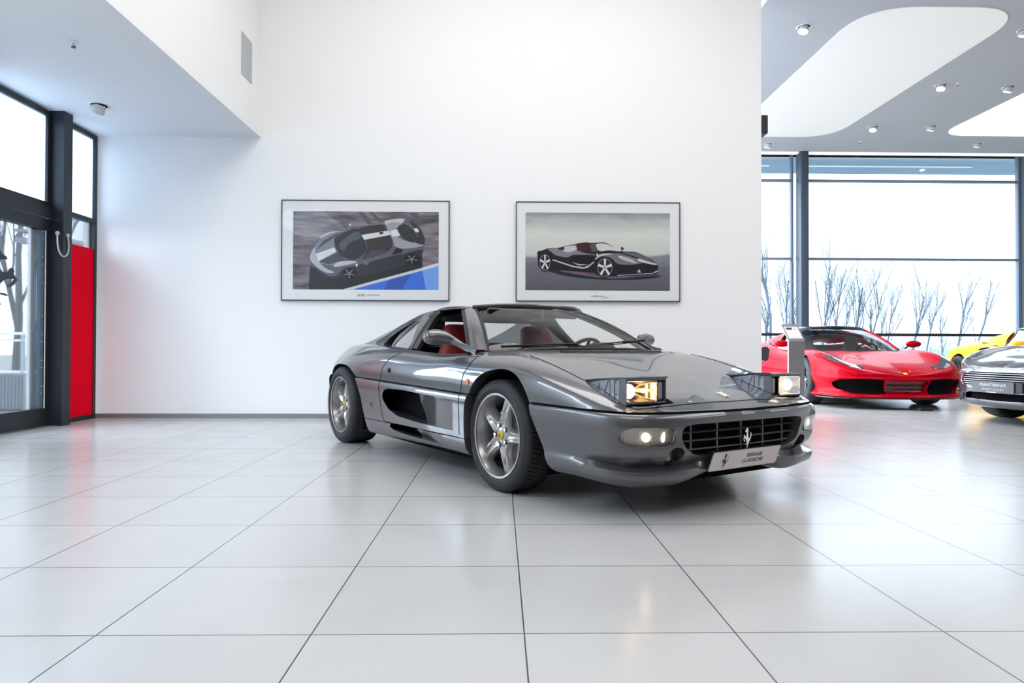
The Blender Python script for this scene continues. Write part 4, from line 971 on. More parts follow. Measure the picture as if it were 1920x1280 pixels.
# luminous ceiling fields of the hall
def field(x0, x1, y0, y1, r, estr, lb, c=(1, 1, 1)):
    p = rounded([(x0, y0), (x1, y0), (x1, y1), (x0, y1)], r, 10); g = G(); g.prism(p, lambda u, v, d: (u, v, d), ZH-.012, ZH+.001)
    o = g.obj('luminous_ceiling_panel', M('luminous_membrane', (.62, .62, .62), .6, emit=c, estr=estr)); tag(o, lb, 'ceiling light'); return o
field(4.60, 6.72, 8.46, 13.72, .75, .22, 'softly glowing rounded ceiling panel above the red car', (1, 1, .98))
field(8.80, 11.4, 8.4, 13.55, .55, 1.1, 'bright white rounded ceiling panel cut by the right edge of the picture')
for x0, x1, lb in ((4.6, 6.7, 'rounded glowing ceiling panel added above the empty floor right of the silver car, out of the frame'), (8.8, 11.4, 'added rounded glowing ceiling panel furthest to the right above the near hall, out of the frame')): field(x0, x1, .5, 6.5, .75, 2.6, lb)  # unseen panels added to brighten the floor on the right
# black speaker on the wall corner
g = G(); g.box((XR, YB+.10, 3.38), (XR+.12, YB+.28, 3.60)); sp = g.obj('wall_speaker', m_black, bevel=.008); tag(sp, 'small black loudspeaker on the corner of the tall white wall', 'speaker')
g = G(); g.tube([(XR+.122, YB+.19, 3.47), (XR+.126, YB+.19, 3.47)], .05, 18); g.obj('speaker_cone', m_grey_l, sp)
# window wall of the hall
g = G(); g.box((3.0, YW, 0), (16, YW+.12, .35)); g.box((3.0, YW, ZH), (16, YW+.2, ZH+.3)); struct(g.obj('wall_window', m_steel))
nW = 3
for (x0, x1) in ((3.0, 6.45), (6.80, 11.55), (11.66, 16)):
    g = G()
    g.box((x0-.05, YW, .35), (x0+.0, YW+.1, ZH)); g.box((x1, YW, .35), (x1+.05, YW+.1, ZH))
    for z, t in ((4.56, .05), (2.82, .045), (1.15, .045), (.38, .05)): g.box((x0, YW, z-t/2), (x1, YW+.1, z+t/2))
    o = struct(g.obj('window_%d' % nW, m_mull)); nW += 1
    g = G(); g.box((x0, YW+.04, .4), (x1, YW+.05, ZH)); g.obj('pane', m_pane, o)
g = G(); p = rounded([(6.52, YW-.28), (6.74, YW-.28), (6.74, YW-.02), (6.52, YW-.02)], .08, 6); g.prism(p, lambda u, v, d: (u, v, d), 0, ZH); struct(g.obj('trim_3', m_steel, None, True, 40))
g = G(); g.box((11.62, YW-.12, 0), (11.76, YW, ZH)); struct(g.obj('trim_4', m_mull))
# black hand rail outside seen through the lowest panes
g = G(); g.box((3, YW-.06, 1.11), (6.50, YW, 1.17)); g.box((6.76, YW-.06, 1.11), (11.6, YW, 1.17)); hr = g.obj('window_bar', m_black); tag(hr, 'dark horizontal bar across the window wall behind the red car', 'rail')
# pedestal sign
po = empty('display_pedestal', (3.93, 9.0, 0)); tag(po, 'brushed metal pedestal with slanted top beside the red car', 'sign stand')
g = G(); g.box((-.108, -.02, 0), (.108, .02, .925)); g.obj('stand', m_alu, po, bevel=.006)
g = G(); g.box((-.16, -.12, 0), (.16, .12, .012)); g.obj('base_plate', m_alu, po)
a = math.radians(47.5)
g = G(); pr_ = lambda u, v, d: (u, .02+v*math.sin(a)+d*math.cos(a)-.03, .918+v*math.cos(a)-d*math.sin(a))
g.prism(rounded([(-.108, 0), (.108, 0), (.108, .325), (-.108, .325)], .01, 3), pr_, -.02, .0); hd = g.obj('slanted_top', m_alu, po)
m_sheet = M('info_sheet', (.62, .56, .56), .3)
g = G(); g.prism([(-.09, .03), (.09, .03), (.09, .27), (-.09, .27)], pr_, -.023, -.0205); ps = g.obj('info_sheet', m_sheet, hd)
g = G(); g.prism([(-.072, .205), (.005, .205), (.005, .245), (-.072, .245)], pr_, -.0245, -.0235); g.obj('picture_patch', m_ink, ps)
m_line = M('pale_print', (.32, .28, .29), .5)
g = G(); g.prism([(-.075, .256), (.075, .256), (.075, .262), (-.075, .262)], pr_, -.0245, -.0235)
for k in range(3): g.prism([(.02, .20+k*.013), (.065-.01*k, .20+k*.013), (.065-.01*k, .203+k*.013), (.02, .203+k*.013)], pr_, -.0245, -.0235)
g.prism([(-.05, .055), (.06, .055), (.06, .060), (-.05, .060)], pr_, -.0245, -.0235); g.obj('printed_line', m_line, ps)
# unseen counter added behind the camera for the red reflection in the bumper
g = G(); g.box((-.6, -3.6, 0), (4.6, -3.0, 1.12)); ct = g.obj('reflection_counter', M('dark_red_lacquer', (.22, .008, .012), .3)); tag(ct, 'dark red counter added behind the photographer for its reflection', 'counter')
g = G(); g.box((-.65, -3.65, 1.12), (4.65, -2.95, 1.16)); g.obj('counter_top', m_gloss, ct)

# ---------------- framed pictures
def cm(name, c, rough=.35, coat=.0): return M('print_'+name, c, rough, coat=coat)
def picture(name, x0, x1, z0, z1, ix0, ix1, iz0, iz1, base, layers, cap, lb, crop):
    yf = YB-.035
    g = G()
    t = .009
    g.box((x0, yf, z0), (x0+t, YB, z1)); g.box((x1-t, yf, z0), (x1, YB, z1)); g.box((x0+t, yf, z1-t), (x1-t, YB, z1)); g.box((x0+t, yf, z0), (x1-t, YB, z0+t))
    o = g.obj('framed_picture', m_frame); tag(o, lb, 'picture', None)
    g = G(); g.box((x0+t, yf+.008, z0+t), (x1-t, YB-.004, z1-t)); mt = g.obj('mount', M('picture_mount', (.72, .73, .74), .5, coat=.25), o)
    cx0, cx1, cy0, cy1 = crop
    def f(px, py, d): return (ix0+(px-cx0)/(cx1-cx0)*(ix1-ix0), yf+.006-d, iz1-(py-cy0)/(cy1-cy0)*(iz1-iz0))
    g = G(); g.box((ix0, yf+.0065, iz0), (ix1, yf+.008, iz1)); k = 0; ms = [base]
    for nm, col, polys in layers:
        k += 1; ms.append(cm(nm, col)); gg = poly_mesh(polys, lambda x, y: f(min(max(x, cx0), cx1), min(max(y, cy0), cy1), k*.00016)); g.add(gg.v, gg.f, k)
    g.obj('print', ms, mt, fixn=False)
    for s, m, sz, xx, zz, sx in cap: text_obj('caption', s, m, sz, mt, Matrix.Translation((xx, yf+.007, zz)) @ Matrix.Rotation(PI/2, 4, 'X'), .25, .0004, sx=sx)
    return o
def ell(cx, cy, rx, ry, n=28, a0=0, a1=2*PI): return [(cx+rx*math.cos(t), cy+ry*math.sin(t)) for t in np.linspace(a0, a1, n)][:-1 if a1-a0 > 6.2 else None]
def spokes(cx, cy, rx, ry, n=5, w=.16, rot=0.3):
    r = []
    for k in range(n):
        a = 2*PI*k/n+rot
        r.append([(cx+rx*(.12*math.cos(a-1.2)), cy+ry*(.12*math.sin(a-1.2))), (cx+rx*math.cos(a-w), cy+ry*math.sin(a-w)), (cx+rx*math.cos(a+w), cy+ry*math.sin(a+w)), (cx+rx*(.12*math.cos(a+1.2)), cy+ry*(.12*math.sin(a+1.2)))])
    return r
asph = grain(M('print_asphalt', (.1, .1, .1), .4, coat=.2), 3.0, (.055, .05, .065), (.24, .21, .225), (1, 1, 6), 6, (.35, .68))
L1 = [
 ('kerb', (.55, .57, .62), [[(690,1015),(1708,726),(1708,765),(790,1015)]]),
 ('blue_field', (.045, .15, .62), [[(800,1015),(1708,762),(1708,1015)]]),
 ('blue_light', (.16, .32, .72), [[(1535,812),(1708,764),(1708,1015),(1575,1015)]]),
 ('blue_dark', (.035, .09, .40), [[(1180,908),(1420,842),(1320,1015),(1130,1015)]]),
 ('tyre_mark', (.09, .08, .09), [[(850,195),(900,195),(1000,300),(960,330)],[(960,195),(1010,195),(1110,290),(1080,300)],[(1205,195),(1265,195),(1265,260),(1205,260)],[(1390,195),(1480,195),(1530,300),(1500,310)]]),
 ('shadow', (.018, .018, .022), [[(345,760),(480,870),(900,860),(1530,640),(1535,780),(700,1010),(330,1015),(335,900)]]),
 ('car_body', (.10, .10, .135), [smooth([(345,660),(362,590),(410,510),(490,430),(590,396),(720,402),(800,372),(930,332),(1120,318),(1165,285),(1250,258),(1360,262),(1450,310),(1520,380),(1552,480),(1550,590),(1505,665),(1440,700),(1340,740),(1100,790),(900,860),(780,890),(640,890),(500,884),(410,810),(352,740)])]),
 ('lower_side', (.028, .028, .036), [smooth([(370,770),(500,850),(620,870),(690,800),(830,760),(1180,665),(1380,620),(1540,590),(1500,680),(1360,745),(900,870),(640,892),(490,884)])]),
 ('hood_plate', (.20, .20, .25), [smooth([(352,640),(390,560),(440,490),(520,430),(610,410),(660,420),(600,490),(610,600),(680,680),(830,715),(700,760),(560,760),(430,720),(395,640)])]),
 ('hood_dark', (.06, .06, .08), [[(440,718),(640,620),(700,690),(830,710),(640,722),(540,750)],[(405,600),(480,500),(640,412),(655,425),(500,530)]]),
 ('nose_light', (.40, .41, .46), [smooth([(345,655),(390,570),(398,640),(430,712),(510,790),(592,825),(580,842),(500,830),(400,765),(352,710)])]),
 ('fender_highlight', (.46, .46, .48), [smooth([(610,740),(700,712),(830,715),(800,740),(680,765),(600,775)]), smooth([(440,470),(520,415),(620,398),(700,402),(600,410),(500,450)]), smooth([(1350,575),(1430,520),(1545,540),(1440,560)]), smooth([(1130,300),(1200,268),(1340,262),(1290,320),(1180,340)])]),
 ('windscreen', (.020, .022, .026), [smooth([(600,500),(640,440),(760,385),(850,372),(905,440),(942,560),(925,625),(820,697),(720,682),(645,625)])]),
 ('windscreen_sheen', (.07, .08, .085), [smooth([(650,540),(760,440),(850,400),(880,470),(760,520),(700,600)])]),
 ('roof', (.032, .026, .028), [smooth([(860,370),(960,340),(1100,322),(1150,370),(1215,500),(1190,590),(1100,640),(900,692),(945,600),(905,440)])]),
 ('side_glass', (.055, .055, .07), [[(900,690),(1000,600),(1180,590),(1090,640)]]),
 ('stripe', (.60, .62, .62), [[(888,435),(1180,385),(1198,432),(915,487)],[(400,640),(598,568),(625,610),(432,718)],[(1185,392),(1265,368),(1310,440),(1208,450)],[(1438,366),(1478,358),(1502,396),(1464,406)],[(740,345),(772,310),(776,345)]]),
 ('rear_panel', (.30, .29, .33), [smooth([(1155,330),(1270,300),(1310,330),(1230,390),(1300,470),(1420,510),(1540,540),(1400,575),(1250,560),(1215,470)])]),
 ('engine_bay', (.03, .03, .035), [smooth([(1262,372),(1320,318),(1420,360),(1480,440),(1452,502),(1370,490),(1290,430)])]),
 ('stripe_rear', (.62, .63, .62), [[(1185,395),(1262,370),(1300,440),(1212,448)]]),
 ('tail_dark', (.035, .033, .038), [smooth([(1400,280),(1480,330),(1545,430),(1550,530),(1460,505),(1490,440),(1440,350)])]),
 ('stripe_tail', (.62, .63, .62), [[(1438,366),(1478,358),(1502,396),(1464,406)]]),
 ('side_intake', (.008, .008, .010), [[(1208,645),(1258,565),(1330,592),(1312,622)],[(1075,405),(1120,400),(1118,422),(1078,428)]]),
 ('wheel_dark', (.008, .008, .01), [ell(765, 845, 78, 62), ell(1425, 690, 82, 58)]),
 ('wheel_spokes', (.22, .22, .24), spokes(760, 848, 62, 52, 5, .07)+spokes(1422, 690, 64, 48, 5, .07)),
 ('wing_mirror', (.13, .13, .15), [[(728,352),(752,330),(776,345),(768,388),(748,390)],[(905,728),(945,708),(972,745),(930,756)]]),
 ('badge', (.8, .7, .2), [ell(838, 756, 11, 17)]),
]
redc = cm('caption_red', (.25, .01, .03)); greyc = cm('caption_grey', (.10, .10, .11))
picture('a', -2.524, -.586, 1.358, 2.522, -2.389, -.710, 1.487, 2.391, asph, L1,
    [('SF90', greyc, .036, -1.607, 1.420, 1.35), ('STRADALE', redc, .024, -1.468, 1.421, 1.25)],
    'framed picture of a grey car seen from above, blue corner at lower right', (163, 1708, 185, 1015))
def skyprint():
    m = M('print_sky', (.5, .5, .5), .4, coat=.2); nt = m.node_tree; N = nt.nodes; b = N['Principled BSDF']; tc = N.new('ShaderNodeTexCoord'); sx = N.new('ShaderNodeSeparateXYZ'); cr = N.new('ShaderNodeValToRGB'); mr = N.new('ShaderNodeMapRange')
    nz = N.new('ShaderNodeTexNoise'); mp = N.new('ShaderNodeMapping'); mp.inputs['Scale'].default_value = (1.2, 1, 5); mp.inputs['Rotation'].default_value = (0, .25, 0); nz.inputs['Scale'].default_value = 2.2; nz.inputs['Detail'].default_value = 6
    mr.inputs['From Min'].default_value = 1.488; mr.inputs['From Max'].default_value = 2.392
    e = cr.color_ramp.elements; e[0].position = 0; e[0].color = (.085, .085, .105, 1); e[1].position = 1; e[1].color = (.22, .25, .27, 1)
    for p, c in ((.30, (.13, .13, .16)), (.42, (.20, .21, .23)), (.48, (.52, .54, .50)), (.72, (.60, .62, .56)), (.88, (.40, .44, .43))):
        q = cr.color_ramp.elements.new(p); q.color = (*c, 1)
    ad = N.new('ShaderNodeMath'); ad.operation = 'MULTIPLY_ADD'; ad.inputs[1].default_value = .22
    nt.links.new(tc.outputs['Object'], sx.inputs[0]); nt.links.new(sx.outputs['Z'], mr.inputs['Value']); nt.links.new(tc.outputs['Object'], mp.inputs[0]); nt.links.new(mp.outputs[0], nz.inputs['Vector'])
    sb = N.new('ShaderNodeMath'); sb.operation = 'SUBTRACT'; sb.inputs[1].default_value = .11
    nt.links.new(nz.outputs['Fac'], ad.inputs[0]); nt.links.new(mr.outputs[0], ad.inputs[2]); nt.links.new(ad.outputs[0], sb.inputs[0]); nt.links.new(sb.outputs[0], cr.inputs[0]); nt.links.new(cr.outputs[0], b.inputs['Base Color'])
    return m
L2 = [
 ('ground_shadow', (.02, .02, .028), [smooth([(340,770),(600,820),(1000,880),(1300,875),(1600,850),(1500,890),(1000,900),(560,850)])]),
 ('car_body', (.010, .009, .014), [smooth([(322,612),(370,595),(430,572),(520,568),(620,545),(745,518),(830,508),(900,512),(1010,505),(1100,540),(1215,598),(1330,602),(1460,650),(1580,728),(1590,800),(1540,845),(1200,862),(1040,868),(940,850),(740,822),(560,808),(450,800),(345,775),(328,700)])]),
 ('rear_deck', (.20, .19, .23), [smooth([(430,580),(520,572),(640,548),(730,530),(740,585),(850,625),(940,640),(900,655),(700,645),(640,665),(520,645),(470,610)])]),
 ('deck_light', (.48, .48, .50), [smooth([(600,560),(700,542),(735,580),(660,610),(600,600)])]),
 ('deck_vent', (.02, .015, .02), [[(525,568),(600,558),(610,582),(560,590)]]),
 ('cockpit', (.05, .012, .018), [smooth([(742,545),(770,515),(890,516),(905,600),(860,612),(760,592)])]),
 ('screen_glass', (.55, .56, .55), [smooth([(920,545),(960,518),(1040,520),(1110,550),(1200,598),(1080,590),(1000,600),(950,580)])]),
 ('pillar', (.08, .07, .09), [[(870,530),(930,515),(960,600),(900,610)]]),
 ('door_recess', (.006, .005, .008), [smooth([(680,650),(760,638),(930,645),(920,700),(860,745),(760,738),(690,715)])]),
 ('fender', (.16, .14, .17), [smooth([(925,690),(960,640),(1040,620),(1180,622),(1320,660),(1440,700),(1370,735),(1180,735),(1120,690),(1040,655),(970,668)])]),
 ('fender_light', (.55, .52, .52), [smooth([(925,690),(960,645),(1040,625),(1110,630),(1040,640),(965,662)]), smooth([(1170,650),(1260,665),(1340,700),(1250,700)]), smooth([(1370,690),(1450,680),(1582,735),(1480,728)])]),
 ('hood', (.12, .11, .14), [smooth([(1215,615),(1330,612),(1450,650),(1570,725),(1440,690),(1300,640)])]),
 ('headlight', (.42, .40, .44), [smooth([(1195,668),(1290,678),(1368,720),(1290,712)])]),
 ('side_blade', (.50, .48, .50), [[(480,686),(700,755),(810,772),(860,750),(915,708),(918,720),(850,775),(800,786),(690,768),(480,698)],[(685,715),(760,738),(860,742),(760,752)]]),
 ('sill_line', (.30, .10, .12), [[(570,805),(930,832),(930,838),(570,811)]]),
 ('splitter', (.42, .42, .45), [[(1370,820),(1395,785),(1412,826)],[(1540,820),(1590,798),(1592,812),(1550,830)],[(1160,852),(1540,828),(1540,834),(1170,858)]]),
 ('tyre', (.012, .012, .015), [ell(402, 722, 66, 100), ell(1030, 772, 92, 110)]),
 ('rim', (.20, .20, .21), [ell(402, 722, 57, 86), ell(1032, 772, 80, 98)]),
 ('rim_dark', (.02, .015, .02), [ell(402, 722, 51, 78), ell(1032, 772, 73, 90)]),
 ('rim_spokes', (.62, .62, .62), spokes(402, 722, 53, 80, 5, .16, -1.57)+spokes(1032, 772, 76, 93, 5, .16, -1.57)),
 ('wing_mirror', (.02, .018, .024), [smooth([(797,600),(820,580),(860,578),(868,600),(830,612)]), smooth([(1198,562),(1215,555),(1230,575),(1212,585)])]),
 ('badge', (.75, .7, .5), [ell(952, 635, 9, 12)]),
]
picture('b', .186, 2.103, 1.360, 2.520, .297, 1.983, 1.488, 2.392, skyprint(), L2,
    [('LaFerrari', greyc, .030, 1.135, 1.422, 1.35), ('Aperta', greyc, .016, 1.23, 1.408, 1.5)],
    'framed picture of a black open sports car under a pale sky', (198, 1717, 193, 1015))
# ================================================================== cars of the hall
def bg_body(root, tab, low, arches, paint_m, cutsU=(), cutsL=(), cab=None, su=.035, sv=.03):
    """tab rows: x, y, z of the waist line, xc centre line x, crest y, crest z, centre z"""
    T = []
    for (px, py, pz, xc, cy, cz, zm) in tab:
        dx = xc-px
        T.append([(px, py, pz), (px+dx*.02, py+(cy-py)*.10, pz+(cz-pz)*.42), (px+dx*.07, py+(cy-py)*.38, pz+(cz-pz)*.82), (px+dx*.14, cy, cz),
                  (px+dx*.30, cy*.78, cz*.55+zm*.45-.012), (px+dx*.62, cy*.42, cz*.12+zm*.88), (xc, 0, zm)])
    up = grid_bm(surf(T, su, sv), flip=True); Lw = []; P0 = np.array([t[0] for t in T])
    for i, p in enumerate(P0):
        a, b = P0[max(i-1, 0)], P0[min(i+1, len(P0)-1)]; t = (b-a)[:2]
        if i == 0: t = np.array([0., 1.])
        if i == len(P0)-1: t = np.array([0., -1.])
        t = t/np.linalg.norm(t); n = np.array([t[1], -t[0]]); x = p[0]; f = low(x)
        Lw.append([(p[0]+n[0]*o, max(0, p[1]+n[1]*o), p[2]+(f['z0']-p[2])*k) for k, o in zip(f['k'], f['o'])])
    lo = grid_bm(surf(Lw, su, sv)); sidep = lambda c: c[1] > .5
    for (cx, cz, r) in arches:
        poly = [(cx+r*math.cos(t), cz+r*math.sin(t)) for t in np.linspace(-.5, PI+.5, 30)]+[(cx-r*.9, -.3), (cx+r*.9, -.3)]
        for b in (up, lo):
            bmesh.ops.delete(b, geom=cut(b, poly, 'xz', sidep), context='FACES')
            extrude_border(b, open_edges_on(b, poly, 'xz', sidep), lambda c: Vector((c.x, c.y-.05, c.z)))
    if cab: bmesh.ops.delete(up, geom=cut(up, cab, 'xy'), context='FACES')
    res = {}
    for src, cl in ((up, cutsU), (lo, cutsL)):
        for nm, poly, axes, pred, dep, mat in cl:
            f = split_off(src, cut(src, poly, axes, pred))
            ed = open_edges_on(src, poly, axes, pred); 
            extrude_border(src, ed, lambda c: Vector((c.x-dep, c.y-(dep*.3 if c.y > .2 else 0), c.z)))
            for v in f.verts: v.co.x -= dep; v.co.y -= (dep*.3 if v.co.y > .2 else 0)
            if axes == 'xy' :
                for v in f.verts: v.co.z += .004; v.co.x += dep
            if min(v.co.y for v in f.verts) > .02:
                res[nm] = None
                for sg in (1, -1): res[nm, sg] = from_bm(nm, copy_bm(f, sg), mat, root, True, 38)
                f.free()
            else: res[nm] = whole(nm, f, mat, root)
    tm = bpy.data.meshes.new('t'); lo.to_mesh(tm); lo.free(); up.from_mesh(tm)
    res['body'] = whole('body', up, paint_m, root); return res
def glasshouse(root, base, top, roof_end, deck, mpil, mroof, tail_z=.9, gl=None):
    ws = ruled(sym(base), sym(top), 31, 9, (.02, 0, .025)); from_bm('windscreen', grid_bm(ws), gl or m_winglass, root, True)
    for s in (0, -1):
        g = G(); g.tube([p for p in ws[s, :]], .028, 8); g.obj('windscreen_pillar', mpil, root, True, fixn=False)
    g = G(); g.tube([p for p in ws[:, -1]], .018, 6); g.obj('header', mroof, root, True, fixn=False)
    tp = curve_pts(sym(top), 31); re = [(roof_end[0]-.05*(1-abs(p[1])/max(.1, top[-1][1])), p[1]*.96, roof_end[1]-.03*(abs(p[1])/top[-1][1])**2) for p in tp]
    mid = [((a[0]+b[0])/2, a[1]*1.02, max(a[2], b[2])+.018) for a, b in zip(tp, re)]
    R = surf(np.array([tp, mid, re]), .05, .05); o = from_bm('roof', grid_bm(R), mroof, root, True); o.modifiers.new('s', 'SOLIDIFY').thickness = .03
    return ws
def tub(root, x0, x1, hw, zf=.25, zs=.62):
    g = G(); g.box((x1, -hw, .15), (x0, hw, zf)); g.box((x1-.05, -hw, .15), (x1, hw, zs)); g.box((x0-.35, -hw+.05, zf), (x0, hw-.05, zs+.1)); g.box((x1, -hw, zf), (x0, -hw+.04, zs)); g.box((x1, hw-.04, zf), (x0, hw, zs)); g.obj('cabin', m_dash, root)
def seats(root, x, y, m, top=1.02):
    for s in (1, -1):
        g = G()
        for (dx, z, hw) in ((0, .35, .22), (-.08, .6, .24), (-.15, .8, .20), (-.19, top-.08, .12), (-.20, top, .09)): pass
        sec = [(.02, .35, .22, .06), (-.06, .58, .24, .06), (-.13, .78, .19, .05), (-.17, .90, .12, .045), (-.19, top-.04, .11, .04), (-.19, top, .07, .02)]; vs = []; sg = 12
        for dx, z, hw, th in sec:
            for k in range(sg): t = 2*PI*k/sg; vs.append((x+dx+th*math.sin(t), s*y+hw*math.cos(t), z))
        g.add(vs, [(i*sg+k, i*sg+(k+1) % sg, (i+1)*sg+(k+1) % sg, (i+1)*sg+k) for i in range(len(sec)-1) for k in range(sg)]+[tuple(range(sg)), tuple(range(len(vs)-sg, len(vs)))]); g.obj('seat', m, root, True)
def mirror_pair(root, x, y, z, m, stalk=True):
    for s in (1, -1):
        g = G(); g.sph((x, s*(y+.10), z), (.06, .12, .055), 18, 10); o = g.obj('wing_mirror', m, root, True)
        g = G(); g.tube([(x+.05, s*(y-.06), z-.07), (x, s*(y+.04), z-.02)], .014, 6); g.obj('stalk', m_black, o, True)
        g = G(); g.sph((x-.03, s*(y+.10), z), (.035, .105, .045), 16, 8); g.obj('mirror_glass', m_chrome, o, True)
def underside(root, x0, x1, hw=.78):
    g = G(); g.box((x1, -hw*.6, .16), (x0-.15, hw*.6, .30)); g.box((x1+.9, -hw, .13), (x0-1.35, hw, .2)); g.obj('underbody', m_deep, root)
    for cx in (0, root['wb']):
        for s in (1, -1):
            g = G(); vs = []; N = 20; r = .40
            for k in range(N+1):
                a = PI*k/N
                for y in (.50, .90): vs.append((-cx+r*math.cos(a), s*y, .33+r*math.sin(a)))
            vs += [(-cx+r, s*.5, .16), (-cx+r, s*.9, .16), (-cx-r, s*.5, .16), (-cx-r, s*.9, .16)]; n0 = 2*(N+1)
            g.add(vs, [(2*i, 2*i+1, 2*i+3, 2*i+2) for i in range(N)]+[(0, 1, n0+1, n0), (2*N, 2*N+1, n0+3, n0+2), tuple([2*i for i in range(N+1)]+[n0+2, n0])]); g.obj('wheel_well', m_deep, root, fixn=False)
m_darkalloy = M('dark_machined_alloy', (.20, .20, .21), .3, .8, coat=.4)
m_carbon = M('carbon_black', (.02, .02, .022), .3, coat=.6)
m_led_w = M('daytime_led', (1, 1, 1), .3, emit=(.9, .95, 1), estr=1.5)
def mid_engine(loc, phi, col, label, metal=.1):
    r = empty('sports_car', loc, phi); tag(r, label, 'car'); r['wb'] = 2.6
    pm_ = paint('car_paint', col, metal, .35); pm_.node_tree.nodes['Principled BSDF'].inputs['Coat Weight'].default_value = .14; pm_.node_tree.nodes['Principled BSDF'].inputs['IOR'].default_value = 1.3; pm_.node_tree.nodes['Principled BSDF'].inputs['Specular IOR Level'].default_value = .06
    tab = [(1.13,0,.44,1.02,.0,.462,.49),(1.125,.22,.44,.99,.30,.485,.505),(1.09,.48,.445,.93,.46,.51,.53),(1.02,.68,.45,.85,.62,.545,.56),(.90,.82,.455,.75,.71,.60,.59),(.72,.905,.465,.62,.765,.665,.625),(.48,.95,.48,.44,.79,.735,.665),(.22,.965,.49,.2,.80,.785,.715),
      (-.05,.968,.50,-.05,.80,.805,.765),(-.35,.955,.51,-.35,.79,.80,.80),(-.75,.945,.52,-.75,.80,.785,.80),(-1.2,.95,.53,-1.2,.82,.80,.80),(-1.6,.97,.55,-1.6,.83,.86,.82),(-2.0,.985,.57,-2.0,.82,.915,.86),(-2.4,.985,.58,-2.4,.80,.93,.89),(-2.8,.965,.58,-2.8,.76,.91,.90),(-3.1,.91,.58,-3.08,.70,.89,.895),(-3.32,.78,.58,-3.26,.60,.87,.885),(-3.42,.50,.58,-3.34,.38,.865,.88),(-3.45,0,.58,-3.36,.0,.87,.88)]
    def low(x):
        t = sm((.95-x)/.6); o1 = np.array([0,.015,.01,-.03,-.03,.02,.03,-.06,-.2]); o2 = np.array([0,.008,.0,-.03,-.05,-.02,.01,-.03,-.15])
        return dict(z0=.14, k=[0, .06, .2, .45, .65, .80, .88, .97, 1], o=list(o1*(1-t)+o2*t))
    front = lambda c: c[0] > .45
    intake = [(.30,.405),(.50,.418),(.80,.412),(.865,.36),(.82,.275),(.67,.212),(.40,.205),(.27,.215)]
    center = [(-.2,.372),(.20,.378),(.285,.398),(.262,.222),(.2,.216),(-.2,.216)]
    light = rounded([(.83,.615),(.62,.695),(.45,.760),(.43,.835),(.60,.865),(.74,.84),(.84,.745)], .03)
    headl = [(.97,.58),(.92,.46),(.86,.45),(.78,.60),(.62,.73),(.46,.82),(.47,.855),(.64,.84),(.80,.775),(.93,.67)]
    scoopy = rounded([(-1.45,.64),(-1.52,.80),(-1.75,.86),(-1.95,.84),(-1.98,.74),(-1.80,.64),(-1.6,.60)], .05)
    cab_ = [(-.16,-.2),(-.16,0),(-.25,.4),(-.48,.70),(-.62,.79),(-1.35,.80),(-1.45,.5),(-1.45,-.2)]
    mint = paint('intake_tint', tuple(.16*c for c in col), .3, .35)
    res = bg_body(r, tab, low, [(0, .345, .385), (-2.6, .35, .395)], pm_, cutsU=[('headlight', headl, 'xy', lambda c: c[0] > .3, .0, M('headlamp_glass', (.06, .06, .07), .08, .5, coat=1)), ('side_intake', scoopy, 'xz', lambda c: c[1] > .7, .06, m_deep)],
        cutsL=[('front_intake', intake, 'yz', front, .07, m_deep), ('nose_grille', center, 'yz', front, .05, mint)], cab=cab_)
    ws = glasshouse(r, [(-.20,0,.80),(-.28,.4,.80),(-.45,.66,.80),(-.64,.80,.80)], [(-1.02,0,1.165),(-1.06,.25,1.16),(-1.16,.46,1.145),(-1.24,.55,1.125)], (-1.60, 1.155), None, pm_, m_gloss)
    # side glass, rear deck fairings
    for s in (1, -1):
        g = G(); a = [(-.64,.80,.80),(-1.0,.815,.80),(-1.5,.80,.84)]; b = [(-1.24,.55,1.12),(-1.35,.555,1.135),(-1.62,.54,1.13)]
        P = ruled([(x, s*y, z) for x, y, z in a], [(x, s*y, z) for x, y, z in b], 9, 4)
        from_bm('side_window', grid_bm(P), m_winglass, r, True)
        a = [(-1.48,.80,.84),(-1.9,.78,.93),(-2.4,.72,.94),(-2.9,.66,.92)]; b = [(-1.60,.545,1.13),(-1.9,.50,1.11),(-2.4,.40,1.03),(-2.9,.36,.93)]
        P = ruled([(x, s*y, z) for x, y, z in a], [(x, s*y, z) for x, y, z in b], 16, 6, (0, s*.02, .03)); from_bm('flying_buttress', grid_bm(P), pm_, r, True)
    g = G(); P = ruled([(-1.60,-.54,1.13),(-1.62,0,1.15),(-1.60,.54,1.13)], [(-2.9,-.36,.93),(-2.95,0,.93),(-2.9,.36,.93)], 12, 6); from_bm('engine_cover', grid_bm(P), m_gloss, r, True)
    # lamps
    for s in (1, -1):
        g = G(); g.tube([(.90, s*.50, .555), (.83, s*.60, .585), (.70, s*.70, .645)], [.006, .016, .010], 8); g.obj('light_strip', m_led_w, res['headlight', s], True)
        g = G(); g.tube([(.96, s*.40, .445), (1.0, s*.60, .425), (.92, s*.77, .41)], .012, 6); g.obj('intake_lip', pm_, res['front_intake', s], True)
        g = G(); g.tube([(-.13, s*.972, .56), (-.12, s*.972, .575)], .02, 8); g.obj('fender_shield', m_yellow_badge, r)
    # splitter
    pts = [(1.08,0),(1.07,.25),(1.03,.50),(.95,.70),(.80,.85),(.62,.93),(.47,.955)]; g = G(); vs = []
    yy = [(-y, x) for x, y in pts[::-1]]+[(y, x) for x, y in pts[1:]]
    for y, x in yy: vs += [(x+.03, y, .142), (x+.03, y, .156), (x-.35, y*.9, .15), (x-.35, y*.9, .135)]
    n = len(yy); g.add(vs, [(4*i+k, 4*i+(k+1) % 4, 4*i+4+(k+1) % 4, 4*i+4+k) for i in range(n-1) for k in range(4)]+[(0, 1, 2, 3), (4*n-1, 4*n-2, 4*n-3, 4*n-4)]); g.obj('front_splitter', m_carbon, r)
